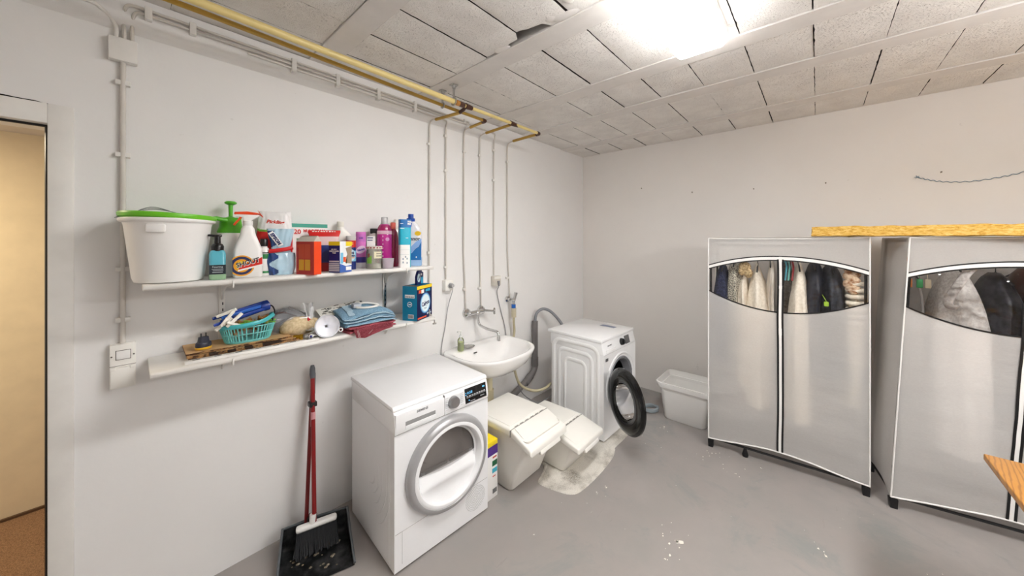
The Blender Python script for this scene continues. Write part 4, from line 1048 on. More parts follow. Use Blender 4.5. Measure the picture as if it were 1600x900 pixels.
b.xf(Matrix.Translation((L2, .012, 0))); o = b.obj('terry_scarf', mat_cloth((208, 200, 196), (234, 228, 224), 60, bump=.4, name='terry_sash'), angle=80); o.location = W2.location; o.rotation_euler = W2.rotation_euler; tag(o, 'looped terry scarf draped over the white robe', 'scarf', G2)
garment(W2, .445 + L2, .14, 'charcoal shiny jacket filling the right of the right window', mat_cloth((30, 30, 36), (66, 66, 76), 18, bump=.3, name='charcoal_jacket', rough=.4), 1.50, .7, .38, 13, 'jacket', 'jacket', shoulder=.8, y0=.23, grp=G2)
garment(W2, .545 + L2, .11, 'brown leather coat right of the charcoal jacket', M((84, 40, 20), .35), 1.53, .6, .38, 14, shoulder=.8, y0=.21, grp=G2)
garment(W2, .64 + L2, .12, 'black coat right of the brown leather coat', darkc, 1.52, .6, .38, 15, shoulder=.8, grp=G2)
# mineral wool slab across both wardrobes
b = B()
def slab(u, v):
    y = .03 - 1.55 * u; a = 2 * PI * v
    px = .235 * max(-1, min(1, 1.35 * math.cos(a))); pz = .035 * max(-1, min(1, 1.5 * math.sin(a)))
    q = .006 * nz(y * 8, v * 5, 1) + .004 * nz(y * 30, v * 9, 2)
    return (3.44 + .03 * u + px * (1 + .03 * nz(y * 5, 1)), y + .008 * nz(v * 9, 4), 1.758 - .006 * u + pz + q * (1 if abs(pz) > .02 else .5) + (.004 if pz < 0 else 0))
b.rings([[slab(u / 60, v / 40) for v in range(40)] for u in range(61)], True, True)
tag(b.obj('insulation_slab', mat_wool(), angle=60), 'yellow mineral wool insulation slab lying across both wardrobe tops', 'insulation')

# ================================================================== TABLE (right foreground)
tb = thing('wooden_table', 'honey oak table whose corner juts in at the right edge', 'table', (1.95, -1.1, 0))
m_oak = mat_wood((188, 132, 56), (146, 94, 36), 'honey_oak', 6)
b = B(); b.box(1.35, 2.563, -1.55, -.556, .712, .74, .005, 3); b.obj('tabletop', m_oak, tb, world=True)
b = B(); b.box(1.52, 2.34, -1.40, -.84, .64, .712, .003); b.obj('apron', m_oak, tb, world=True)
for x in (1.545, 2.315):
    for y in (-1.375, -.865):
        b = B(); b.box(x - .03, x + .03, y - .03, y + .03, 0, .645, .004); b.obj('leg', m_oak, tb, world=True)

# ================================================================== SHELVES
US, LS = 1.52, 1.165
def shelf(x0, x1, zt, label):
    t = thing('wall_shelf', label, 'shelf', ((x0 + x1) / 2, 2.13, zt), 0, 'white wall shelves')
    b = B(); b.prism([(1.992, zt - .024), (1.985, zt - .017), (1.985, zt - .007), (1.992, zt), (WY - .012, zt), (WY - .012, zt - .024)], x0, x1, 'X', .0015, 1); b.obj('board', m_trim, t, world=True)
    for x in (.318, 1.2):
        b = B()
        y0 = 1.983
        b.prism([(WY - .012, zt - .024), (y0 + .004, zt - .024), (y0 + .004, zt - .030), (y0 + .06, zt - .034), (y0 + .17, zt - .047), (y0 + .235, zt - .075), (WY - .035, zt - .115), (WY - .012, zt - .125)], x - .0035, x + .0035, 'X', .001, 1)
        b.box(x - .003, x + .003, y0 - .006, y0 + .004, zt - .034, zt - .004, .001)
        b.obj('bracket', m_trim if x < 1 else m_paint, t, world=True)
    return t
shelf(.038, 1.412, US, 'upper white wall shelf crowded with cleaning products')
shelf(.058, 1.42, LS, 'lower white wall shelf with cardboard, basket and towels')
for x, m, lab in ((.318, m_trim, 'white slotted shelf upright on the wall behind the basket'), (1.2, m_steel, 'grey slotted shelf upright on the wall behind the folded towels')):
    t = thing('shelf_upright', lab, 'upright', (x, WY, 1.05), 0, None)
    b = B(); b.box(x - .012, x + .012, WY - .012, WY, 1.06, 1.545, .002); b.obj('rail', m, t, world=True)
    b = B()
    for k in range(15):
        z = 1.08 + .032 * k; b.box(x + .001, x + .0055, WY - .0125, WY - .011, z, z + .014)
    b.obj('slot', m_black, t, world=True)

def aim(x, y): return -math.atan2(x, y)
def label_quad(b, w, z0, z1, y, mi, bulge=0.0):
    b.mi = mi; b.box(-w / 2, w / 2, y - .0005, y + .0015, z0, z1)

# ------------------------------------------------------------------ upper shelf
# bucket
t = thing('bucket', 'big white plastic bucket at the left end of the upper shelf', 'bucket', (.121, 2.112, US))
b = B(); b.lathe([(.095, 0), (.108, .005), (.114, .024), (.137, .242), (.140, .252), (.150, .256), (.153, .264), (.151, .271), (.142, .273), (.136, .264), (.112, .024), (.0, .012)], n=56, cap0=True, cap1=False)
b.obj('bucket', m_white, t, angle=50)
b = B(); b.box(-.03, .03, -.148, -.132, .21, .246, .008, mtx=Matrix.Rotation(R(-20), 4, 'Z')); b.obj('grip_lug', m_white, t)
gm = Matrix.Translation((.0, .0, .271)) @ Matrix.Scale(.90, 4) @ Matrix.Rotation(R(2.5), 4, 'Y')
t = thing('basin', 'bright green basin nested in the white bucket', 'basin', (.121, 2.112, US + .0), 0)
b = B(); b.lathe([(.158, -.006), (.170, .002), (.173, .014), (.170, .022), (.160, .024), (.153, .016), (.130, -.10), (.0, -.105)], n=56, cap0=False, cap1=False, mtx=gm); b.obj('basin', M((104, 190, 30), .35), t)
b = B()
for k in range(3): b.tube(smooth_path([(-.15 + .01 * k, -.02, .27), (-.05, .05 - .02 * k, .312 + .004 * k), (.03, .02 + .02 * k, .30), (.06, .0, .27)], 6), .0013, 5)
tag(b.obj('wire', M((120, 122, 128), .4, .8)), 'thin grey wire loop poking out of the green basin', 'wire').location = (.113, 2.108, US)
b = B(); b.tube(smooth_path([(.02, -.10, .255), (.06, -.095, .275), (.10, -.06, .272), (.12, -.02, .25)], 6), .01, 8)
tag(b.obj('cloth', M((196, 60, 30), .7)), 'scrap of red cloth inside the green basin', 'cloth').location = (.113, 2.108, US)
# pressure sprayer
t = thing('pressure_sprayer', 'white pump sprayer with a bright green head behind the soap', 'sprayer', (.342, 2.197, US))
b = B(); b.lathe([(.066, 0), (.072, .006), (.072, .13), (.066, .18), (.05, .215), (.042, .225)], n=36); b.obj('tank', m_white, t)
b = B(); b.lathe([(.052, .215), (.054, .222), (.046, .245), (.042, .285), (.044, .290), (.02, .292), (.011, .297)], n=32, cap1=True); b.tube([(-.02, -.03, .275), (-.06, -.035, .285), (-.085, -.036, .283)], [.012, .010, .008], 10); b.obj('head', M((86, 182, 34), .28), t)
b = B(); b.tube([(0, 0, .29), (0, 0, .362)], [.008, .010], 12); b.lathe([(.012, .355), (.024, .362), (.025, .368), (.018, .374), (0, .375)], n=24); b.obj('plunger', M((80, 176, 36), .3), t)
# teal foaming hand soap
t = thing('soap_dispenser', 'teal foaming hand soap bottle with a black pump', 'bottle', (.270, 2.035, US), aim(.27, 2.03))
b = B(); b.rings([rrect(0, 0, .050, .042, .012, .0), rrect(0, 0, .058, .05, .012, .005), rrect(0, 0, .058, .05, .012, .118), rrect(0, 0, .05, .043, .014, .13), rrect(0, 0, .036, .036, .017, .136)]); b.obj('bottle', M((86, 176, 196), .12, **{'Coat Weight': .6}), t)
b = B(); b.rings([rrect(0, 0, .0515, .0435, .012, .0005), rrect(0, 0, .059, .051, .012, .005), rrect(0, 0, .059, .051, .012, .026)], False, False); b.obj('liquid', M((150, 186, 150), .15), t)
b = B(); b.box(-.0285, .0285, -.0262, -.0245, .026, .068); b.obj('label_panel', M((24, 34, 44), .4), t)
b = B(); b.text('Foaming', .011, (0, -.0266, .059)); b.box(-.02, .02, -.0266, -.026, .048, .0495); b.box(-.016, .02, -.0266, -.026, .042, .0435); b.box(-.018, .018, -.0266, -.026, .034, .0365); b.obj('lettering', M((200, 210, 214), .5), t)
b = B(); b.lathe([(.022, .13), (.023, .15), (.019, .16), (.012, .165), (.011, .195)], n=24); b.box(-.020, .016, -.008, .008, .193, .205, .004); b.box(-.034, -.015, -.006, .006, .196, .206, .004, mtx=Matrix.Rotation(R(0), 4, 'Z')); b.obj('pump', M((14, 14, 16), .25), t)
# stain remover trigger spray
t = thing('spray_bottle', 'white stain remover spray with red trigger and round label', 'bottle', (.386, 2.062, US), aim(.386, 2.06) - R(2))
def shp(w, d, z, r=.02): return rrect(0, 0, w, d, min(r, d / 2.2), z)
b = B(); b.rings([shp(.104, .05, 0), shp(.115, .058, .006), shp(.116, .060, .10), shp(.112, .058, .135), shp(.084, .050, .175), shp(.062, .044, .205), shp(.052, .040, .235), shp(.036, .034, .247, .016), shp(.034, .034, .252, .016)]); b.obj('bottle', m_white, t, angle=60)
b = B(); b.lathe([(.0185, .25), (.0195, .252), (.0195, .272), (.016, .276)], n=24); b.prism([(-.018, .272), (.012, .272), (.034, .288), (.048, .300), (.042, .306), (-.045, .306), (-.046, .292), (-.02, .29)], -.011, .011, 'Y', .003); b.obj('spray_head', m_white, t)
b = B(); b.prism([(-.052, .302), (.046, .302), (.058, .292), (.062, .286), (.054, .302), (.040, .312), (.0, .318), (-.05, .314)], -.013, .013, 'Y', .003); b.obj('cover', M((238, 72, 24), .3), t)
b = B(); b.tube(smooth_path([(-.026, 0, .292), (-.034, 0, .278), (-.046, 0, .262), (-.053, 0, .25)], 5), [.007] * 15 + [.005], 8, flat=(1.2, .7)); b.obj('trigger', M((236, 84, 30), .3), t)
b = B()
for k, (r, mi) in enumerate(((.049, 0), (.043, 1), (.031, 0), (.022, 2))):
    b.mi = mi; pts = []
    z0 = .058
    poly = [(max(-.0565, min(.05, -.022 + r * math.cos(a))), z0 + r * math.sin(a)) for a in [2 * PI * j / 40 for j in range(40)]]
    b.prism(poly, -.0303 - .0004 * k, -.0285, 'Y')
b.mi = 3; b.prism([(-.035, .036), (.057, .062), (.057, .098), (.03, .082), (-.03, .056)], -.0322, -.0285, 'Y')
b.mi = 4; b.prism([(-.036, .031), (.057, .056), (.057, .0635), (-.036, .0385)], -.0326, -.0285, 'Y')
b.obj('label_art', [M((232, 160, 28), .4), M((34, 44, 92), .4), M((244, 208, 60), .4), M((214, 40, 24), .4), m_white], t, smooth=False)
b = B(); b.text('SHOUT', .030, (.002, -.0334, .070), roll=R(17), bold=.0016, shear=.1, sx=.92); b.mat(1).text('SHOUT', .030, (.001, -.0338, .0715), roll=R(17), bold=.0006, shear=.1, sx=.92); b.obj('lettering', [m_white, M((14, 14, 18), .4)], t, smooth=False)
# small white bottle with green label
t = thing('cleaner_bottle', 'small white bottle with black cap and green label beside the spray', 'bottle', (.462, 2.112, US), aim(.46, 2.1))
b = B(); b.lathe([(.024, 0), (.026, .004), (.026, .115), (.022, .132), (.014, .142), (.013, .15)], n=28); b.obj('bottle', m_white, t)
b = B(); b.lathe([(.0262, .012), (.0265, .013), (.0265, .022), (.0262, .023)], n=28, cap0=False, cap1=False); b.obj('label_band', M((30, 120, 60), .4), t)
b = B(); b.lathe([(.0262, .085), (.0265, .086), (.0265, .108), (.0262, .109)], n=28, cap0=False, cap1=False); b.obj('label_band', M((30, 120, 60), .4), t)
b = B(); b.lathe([(.0262, .1115), (.0266, .112), (.0266, .117), (.0245, .118)], n=28, cap0=False, cap1=False); b.obj('collar', m_black, t)
b = B(); b.lathe([(.016, .148), (.0165, .15), (.0165, .183), (.014, .186), (0, .186)], n=22); b.obj('cap', m_black, t)
# red-and-white bag behind
def pillow_bag(name, label, cat, loc, rz, w, h, d, mats, paint, seed, lean=0.1, top_pinch=.35):
    t = thing(name, label, cat, loc, rz); b = B()
    n, m = 80, 60; rr = []
    for i in range(m + 1):
        v = i / m; z = h * v; f = math.sin(PI * min(1, .12 + v * .88)) ** .55 if v < .5 else (top_pinch + (1 - top_pinch) * math.cos((v - .5) * PI) ** .7)
        ww = w / 2 * (.86 + .14 * math.sin(PI * v)); dd = d / 2 * max(.06, f)
        ring = []
        for k in range(n):
            a = 2 * PI * k / n; q = 1 + .10 * nz(math.cos(a) * 2, math.sin(a) * 2, seed + v * 3) 
            ring.append((ww * math.copysign(abs(math.cos(a)) ** .7, math.cos(a)) * (1 + .04 * nz(v * 6, k * .0, seed)), dd * math.sin(a) * q + lean * z + .004 * nz(math.cos(a) * 5, v * 9, seed), z + .006 * nz(math.cos(a) * 2, seed, v) * v))
        rr.append(ring)
    b.rings(rr, True, True)
    for f_ in b.bm.faces:
        c = f_.calc_center_median(); f_.material_index = paint(c.x / w, c.z / h)
    b.obj('bag', mats, t, angle=70)
    return t
t = pillow_bag('detergent_bag', 'clear-topped bag with red and green print behind the blue bag', 'bag', (.535, 2.215, US), aim(.53, 2.2), .165, .335, .07, [M((205, 26, 30), .3), M((228, 226, 226), .25), M((110, 170, 60), .35), M((228, 226, 226), .25)], lambda x, z: 0 if (z < .80 - 2.2 * x * x * 0 + .10 * math.cos(x * 6) - .28 * (1 - abs(2 * x)) ** 1 + .0) else (2 if z < .84 + .10 * math.cos(x * 6) - .28 * (1 - abs(2 * x)) else 1), 3.3, .02, .2)
b = B(); b.text('Pickling', .026, (.0, -.020, .277), roll=R(-3), bold=.001, shear=.25); b.obj('lettering', M((206, 60, 36), .4), t)
t = thing('salt_bag', 'pale blue clear bag gathered with a red tie', 'bag', (.535, 2.11, US), aim(.53, 2.1))
b = B(); rr = []
for i in range(71):
    v = i / 70; z = .238 * v
    w_ = .064 * (.85 + .2 * math.sin(PI * min(1, v / .55))) if v < .48 else .064 * (.62 + .34 * abs(v - .56) / .44)
    d_ = .042 * (.9 + .2 * math.sin(PI * min(1, v / .5))) if v < .48 else .022 * (.75 + .4 * abs(v - .56) / .44)
    rr.append([((w_ * math.copysign(abs(math.cos(a)) ** .8, math.cos(a))) * (1 + .07 * nz(math.cos(a) * 2, math.sin(a) * 2, v * 5)), d_ * math.sin(a) * (1 + .2 * nz(math.cos(a) * 4, math.sin(a) * 3, v * 6 + 4)) - .01, z) for a in [2 * PI * k / 90 for k in range(90)]])
b.rings(rr, True, True)
for f_ in b.bm.faces:
    c = f_.calc_center_median(); z = c.z / .238
    f_.material_index = 1 if (c.x < -.028 + .02 * math.sin(z * 20) and z < .95) or (c.x < .012 - (z - .5) * .09 and z > .52 and c.x < 0.02 - (z - .5) * .05 and False) else 0
b.obj('bag', [M((176, 208, 226), .15, bump=.2, bscale=30, **{'Coat Weight': .6}), M((38, 70, 130), .2, **{'Coat Weight': .6})], t, angle=70)
b = B(); b.tube([(-.05, -.036, .122), (-.02, -.044, .126), (.02, -.044, .132), (.052, -.036, .140)], .0085, 8, flat=(.6, 1.2)); b.obj('tie', M((206, 30, 34), .35), t)
b = B(); b.box(-.012, .012, -.003, .001, -.042, .042, .001, mtx=Matrix.Translation((-.022, -.030, .185)) @ Matrix.Rotation(R(-33), 4, 'Y')); b.obj('label_strip', m_white, t)
b = B(); b.text('EPSOM', .022, (-.022, -.0338, .185), roll=R(-57), bold=.0012); b.obj('lettering', M((24, 40, 96), .4), t)
# borax box
def carton(name, label, w, d, h, loc, rz, col_side, col_front, cat='box'):
    t = thing(name, label, cat, (loc[0], loc[1], US), rz)
    b = B(); b.box(-w / 2, w / 2, -d / 2, d / 2, 0, h, .0012, 1)
    for f_ in b.bm.faces:
        if f_.normal.y < -.5: f_.material_index = 1
    b.bm.normal_update()
    for f_ in b.bm.faces: f_.material_index = 1 if f_.normal.y < -.5 else 0
    b.obj('carton', [M(col_side, .45), M(col_front, .45)], t)
    return t
t = carton('borax_box', 'white box with teal top band and red print at the back of the shelf', .205, .06, .272, (.695, 2.232), R(-1), (236, 236, 232), (238, 238, 236))
b = B(); b.box(-.103, .103, -.0308, .0306, .252, .2735); b.obj('top_band', M((24, 150, 128), .35), t)
b = B(); b.text('20', .036, (-.056, -.0312, .226), bold=.0013); b.text('MULE TEAM', .0235, (.031, -.0312, .232), bold=.0008, sx=.92); b.obj('lettering', M((204, 40, 30), .4), t)
b = B(); b.box(-.06, .06, -.0308, -.03, .05, .19); b.obj('print_panel', M((120, 150, 120), .5), t)
# red topped pouch behind the carton
t = thing('cleaner_pouch', 'red and blue cleaner pouch tucked behind the orange carton', 'pouch', (.758, 2.135, US), aim(.75, 2.13))
b = B(); b.rings([rrect(0, 0, .13, .05, .02, 0), rrect(0, 0, .135, .055, .025, .05), rrect(0, 0, .14, .045, .02, .15), rrect(0, .0, .15, .02, .009, .20), rrect(0, 0, .165, .006, .003, .222), rrect(0, 0, .165, .006, .003, .236)])
for f_ in b.bm.faces:
    z = f_.calc_center_median().z; f_.material_index = 0 if z > .21 else (1 if z > .14 else (2 if z > .07 else 3))
b.obj('pouch', [M((206, 30, 28), .3), M((224, 196, 196), .3), M((30, 52, 120), .35), M((160, 30, 40), .35)], t, angle=60)
b = B()
for k in range(9): b.box(-.062 + .014 * k, -.051 + .014 * k - .002 * (k % 3), -.0042, -.002, .2265, .2315)
b.obj('white_print', m_white, t)
b = B(); b.box(.02, .05, -.031, -.02, .075, .14, .004, mtx=Matrix.Rotation(R(14), 4, 'Y')); b.obj('swoosh', M((150, 170, 200), .4), t)
# orange carton with an open top
t = thing('orange_carton', 'opened orange red carton with two yellow squares on its side', 'box', (.633, 2.0, US), R(25))
w, d, h = .046, .118, .172
b = B(); b.box(-w / 2, w / 2, -d / 2, d / 2, 0, h)
b.bm.normal_update()
for f_ in b.bm.faces: f_.material_index = 1 if f_.normal.x < -.5 else (2 if f_.normal.z > .5 else 0)
b.obj('carton', [M((232, 70, 18), .4), M((176, 28, 18), .4), M((190, 184, 174), .6)], t)
b = B(); b.verts_faces([(-w / 2, -d / 2, h), (-w / 2, d / 2, h), (.0, d / 2 - .004, h + .027), (.0, -d / 2 + .004, h + .027), (w / 2, d / 2, h), (w / 2, -d / 2, h), (.006, d / 2 - .004, h + .03), (.006, -d / 2 + .004, h + .03)], [(0, 1, 2, 3), (4, 5, 7, 6), (0, 3, 7, 5), (1, 4, 6, 2)])
b.obj('top_flap', M((196, 188, 176), .6), t, smooth=False)
b = B()
for y in (-.034, .006): b.box(-w / 2 - .0008, -w / 2 + .001, y, y + .034, .022, .078)
b.obj('yellow_window', M((222, 160, 18), .4), t)
b = B()
for y in (-.036, .004): b.box(-w / 2 - .0006, -w / 2 + .001, y, y + .038, .082, .158)
b.box(-w / 2 - .0008, -w / 2 + .001, .042, .052, .14, .155); b.box(-w / 2 - .0008, -w / 2 + .001, .042, .052, .012, .03)
b.obj('print_panel', M((196, 66, 30), .4), t)
# dark blue dishwasher carton
t = thing('dishwasher_box', 'dark blue box with yellow top band and a torn open side', 'box', (.795, 2.005, US), R(28))
w, d, h = .094, .072, .172
b = B(); b.box(-w / 2, w / 2, -d / 2, d / 2, 0, h, .001, 1); b.bm.normal_update()
for f_ in b.bm.faces: f_.material_index = 1 if f_.normal.x < -.5 else 0
b.obj('carton', [M((236, 238, 240), .4), M((26, 38, 112), .4)], t)
b = B(); b.box(-w / 2 - .0006, -w / 2 + .001, -d / 2, d / 2, h - .022, h); b.box(.0, w / 2, -d / 2 - .0006, -d / 2 + .001, h - .026, h - .001); b.obj('yellow_band', M((240, 212, 30), .4), t)
b = B()
for k in range(5): b.box(-w / 2 - .0008, -w / 2 + .001, -d / 2 + .002, d / 2 - .002, .008 + .0095 * k, .0145 + .0095 * k)
b.box(-w / 2 - .0008, -w / 2 + .001, -d / 2 + .004, d / 2 - .004, .058, .066); b.obj('print_panel', M((206, 208, 216), .45), t)
b = B()
mt = Matrix.Rotation(R(-90), 4, 'Z')
for k, (s_, z) in enumerate((('ALL IN 1', .128), ('DISHWASHER', .118), ('TABS', .108))):
    q = B(); q.text(s_, .010, (0, -w / 2 - .0008, z), bold=.0003); q.xf(mt); q.bm.verts.index_update(); b.merge(q.bm)
b.obj('lettering', m_white, t)
b = B(); b.prism([(-.004, .052), (.008, .048), (.004, .085), (.012, .10), (-.002, .135), (w / 2 - .001, .145), (w / 2 - .001, .045)], -d / 2 - .0008, -d / 2 + .001, 'Y'); b.obj('torn_opening', M((158, 140, 118), .8), t)
b = B(); b.prism([(-w / 2 + .001, .0), (w / 2 - .001, .0), (w / 2 - .001, .038), (.0, .034), (-w / 2 + .001, .05)], -d / 2 - .0007, -d / 2 + .001, 'Y'); b.mat(1).box(.0, w / 2 - .004, -d / 2 - .0012, -d / 2 + .001, .010, .030); b.mat(2).box(-.02, .0, -d / 2 - .0012, -d / 2 + .001, .058, .085); b.mat(3).box(-w / 2 + .006, -.022, -d / 2 - .0012, -d / 2 + .001, .05, .11)
b.obj('side_print', [M((60, 100, 180), .4), m_white, M((226, 90, 40), .4), M((120, 190, 226), .4)], t)
# tall white bottle behind
t = thing('bleach_bottle', 'plain tall white bottle at the back between box and blue tub', 'bottle', (.905, 2.222, US), aim(.9, 2.2))
b = B(); b.rings([rrect(0, 0, .10, .062, .02, 0), rrect(0, 0, .105, .066, .022, .006), rrect(0, 0, .105, .066, .022, .17), rrect(-.005, 0, .08, .055, .022, .215), rrect(-.018, 0, .04, .04, .019, .25), rrect(-.022, 0, .034, .034, .016, .262)]); b.obj('bottle', m_cream, t, angle=60)
b = B(); b.lathe([(.0185, .262), (.0195, .264), (.0195, .292), (.017, .295), (0, .295)], (-.022, 0, 0), 22); b.obj('cap', M((226, 224, 214), .4), t)
# stain remover tubs: blue and pink
def can(name, label, x, y, r, h, mats, bands, cap_h, cap_m, squ=1.0):
    t = thing(name, label, 'tub', (x, y, US), aim(x, y))
    b = B(); pts = []
    zs = sorted(set([0.0, .003] + [z for z, _ in bands] + [h - cap_h]))
    b.lathe([(r * .97 if z == 0 else r, z) for z in zs], n=32, sy=squ)
    for f_ in b.bm.faces:
        z = f_.calc_center_median().z; mi = 0
        for bz_, bi_ in bands:
            if z >= bz_: mi = bi_
        f_.material_index = mi
    b.obj('tub', mats, t)
    b = B(); b.lathe([(r * .96, h - cap_h), (r * .98, h - cap_h + .003), (r * .98, h - .003), (r * .94, h), (0, h)], n=32, sy=squ); b.obj('cap', cap_m, t)
    return t
t = can('stain_remover_tub', 'blue stain remover tub with a red band and white top', .912, 2.142, .029, .205, [M((24, 40, 110), .3), M((120, 186, 220), .3), M((24, 40, 110), .3), M((196, 34, 30), .3)], [(.0, 0), (.05, 1), (.115, 2), (.135, 3)], .028, clear_mat((240, 240, 240), .55))
b = B(); b.prism([(.024 * math.cos(a), .088 + .036 * math.sin(a)) for a in [2 * PI * k / 28 for k in range(28)]], -.0305, -.014, 'Y'); b.obj('label_disc', M((200, 226, 238), .35), t)
b = B(); b.text('OXI', .019, (0, -.031, .100), bold=.001); b.text('CLEAN', .015, (0, -.031, .083), bold=.0008); b.box(-.014, .014, -.0312, -.025, .028, .0315); b.obj('lettering', M((24, 34, 90), .4), t)
b = B(); b.box(-.013, .013, -.0306, -.024, .150, .168, .002); b.box(-.02, .02, -.0314, -.026, .070, .0735); b.obj('print_panel', M((232, 150, 50), .4), t)
t = can('stain_remover_tub', 'pink and purple stain remover tub with a clear base', 1.002, 2.205, .031, .232, [M((226, 222, 230), .3), M((70, 60, 150), .3), M((216, 120, 196), .3), M((196, 110, 190), .3)], [(.0, 0), (.035, 1), (.07, 2), (.17, 3)], .016, M((206, 112, 190), .3))
b = B(); b.prism([(.028 * math.cos(a), .118 + .024 * math.sin(a) + .25 * .028 * math.cos(a)) for a in [2 * PI * k / 28 for k in range(28)]], -.0318, -.012, 'Y'); b.obj('label_disc', M((236, 206, 232), .35), t)
b = B(); b.text('Vanish', .017, (0, -.0326, .118), roll=R(14), bold=.0008, shear=.2); b.text('OXI', .014, (0, -.0326, .192), bold=.0006); b.text('2', .024, (.008, -.0326, .055), bold=.001); b.obj('lettering', M((70, 54, 150), .4), t)
# small white box with lid behind jar
t = thing('small_carton', 'small white carton behind the glass jar', 'box', (1.062, 2.19, US), aim(1.06, 2.19))
b = B(); b.box(-.025, .025, -.02, .02, 0, .205, .001, 1); b.obj('carton', m_white, t); b = B(); b.box(-.022, .010, -.0206, -.019, .175, .182); b.box(-.022, .012, -.0206, -.019, .19, .198); b.obj('print_panel', M((90, 96, 130), .5), t)
# glass jar
t = thing('glass_jar', 'glass jar with a cream label and white powder in it', 'jar', (1.032, 2.085, US), aim(1.03, 2.085))
b = B(); b.lathe([(.044, .0), (.048, .004), (.048, .105), (.044, .118), (.044, .125)], n=36, cap1=False); b.obj('glass', clear_mat((206, 204, 190), .30, .04), t)
b = B(); b.lathe([(.043, .003), (.0455, .005), (.0455, .030), (0, .037)], n=30); o = b.obj('powder', M((240, 240, 238), .8), t)
b = B(); b.lathe([(.045, .122), (.048, .124), (.048, .138), (.045, .141), (0, .141)], n=36); b.obj('lid', M((214, 206, 198), .4), t)
b = B()
for k in range(7): a = R(200 + 23 * k); b.ball((.0475 * math.cos(a), .0475 * math.sin(a), .132), .0055, 1, 1, .8, 8, 6)
b.obj('lid_print', M((150, 40, 46), .5), t)
b = B(); b.grid(8, 1, lambda u, v: (.049 * math.sin(R(-2 + 62 * u)), -.049 * math.cos(R(-2 + 62 * u)), .066 + .042 * v)); b.obj('paper_label', M((228, 220, 190), .6), t)
b = B(); pm = Matrix.Rotation(R(29), 4, 'Z')
for z in (.092, .078):
    for k in range(4): b.box(-.012 + .008 * k, -.0065 + .008 * k, -.0496, -.047, z, z + .006, mtx=pm)
b.obj('pen_mark', M((110, 104, 96), .6), t)
b = B(); b.grid(8, 1, lambda u, v: (.049 * math.sin(R(-58 + 40 * u)), -.049 * math.cos(R(-58 + 40 * u)), .035 + .03 * v + .02 * u * v)); b.obj('leaf_print', M((120, 170, 60), .6), t)
b = B(); b.grid(8, 1, lambda u, v: (.049 * math.sin(R(-52 + 20 * u)), -.049 * math.cos(R(-52 + 20 * u)), .072 + .025 * v)); b.obj('berry_print', M((130, 70, 60), .6), t)
# grey bottle black cap
t = thing('polish_bottle', 'clear grey bottle with a square black cap behind the jar', 'bottle', (1.098, 2.222, US), aim(1.1, 2.2))
b = B(); b.lathe([(.034, 0), (.036, .005), (.036, .18), (.032, .205), (.026, .222), (.022, .226)], n=28); b.obj('bottle', M((196, 190, 186), .25), t)
b = B(); b.box(-.024, .024, -.022, .022, .222, .256, .004); b.obj('cap', m_black, t)
b = B(); b.prism([(.010 * math.cos(a), .165 + .014 * math.sin(a)) for a in [2 * PI * k / 20 for k in range(20)]], -.0372, -.02, 'Y'); b.obj('label_disc', M((196, 26, 34), .4), t)
# magenta bottle
t = thing('detergent_bottle', 'magenta liquid detergent bottle with a clear measuring cap', 'bottle', (1.135, 2.150, US), aim(1.13, 2.15))
b = B(); b.lathe([(.044, 0), (.048, .005), (.047, .21), (.045, .235), (.040, .262), (.030, .28), (.022, .288)], n=36, sy=.8); b.obj('bottle', M((186, 40, 140), .12, **{'Coat Weight': .6}), t)
b = B(); b.lathe([(.0475, .218), (.0485, .221), (.0475, .238), (.046, .241)], n=36, sy=.8, cap0=False, cap1=False); b.obj('liquid_gap', M((220, 176, 196), .15), t)
b = B(); b.lathe([(.046, .243), (.044, .252), (.0405, .263), (.034, .277)], n=36, sy=.81, cap0=False, cap1=False); b.obj('neck_liquid', M((160, 40, 96), .2), t)
b = B(); b.lathe([(.024, .284), (.025, .290), (.0225, .296), (.021, .330), (.018, .332)], n=26, cap1=False); b.lathe([(.02, .286), (.02, .305), (0, .305)], n=20); b.obj('cap', clear_mat((226, 224, 226), .45), t)
b = B(); b.prism([(.012 * math.cos(a) + .018, .185 + .012 * math.sin(a)) for a in [2 * PI * k / 20 for k in range(20)]], -.0375, -.02, 'Y'); b.mat(1)
for k in range(6): b.box(-.012, -.008, -.0386, -.03, .07 + .026 * k, .08 + .026 * k)
b.obj('print_panel', [M((216, 150, 200), .3), M((230, 190, 220), .3)], t)
# dosing cup
t = thing('dosing_cup', 'frosted clear dosing cup at the shelf edge before the magenta bottle', 'cup', (1.097, 2.037, US))
b = B(); b.lathe([(.030, 0), (.033, .003), (.038, .064), (.0365, .064), (.031, .006), (0, .005)], n=30, cap0=True, cap1=False); b.obj('cup', clear_mat((236, 226, 236), .42, .2), t)
# reddish bottles behind the canister
for (x, y, h, c1, cc, lab) in ((1.205, 2.165, .30, (150, 26, 66), (228, 110, 96), 'dark crimson bottle with a coral cap behind the turquoise canister'), (1.268, 2.232, .325, (232, 228, 220), (238, 236, 228), 'white bottle peeping out behind the turquoise canister')):
    t = thing('cleaner_bottle', lab, 'bottle', (x, y, US), aim(x, y))
    b = B(); b.lathe([(.033, 0), (.036, .005), (.036, h * .62), (.028, h * .78), (.016, h * .86)], n=26); b.obj('bottle', M(c1, .2, **{'Coat Weight': .5}), t)
    b = B(); b.lathe([(.018, h * .85), (.018, h * .985), (.014, h), (0, h)], n=20); b.obj('cap', M(cc, .35), t)
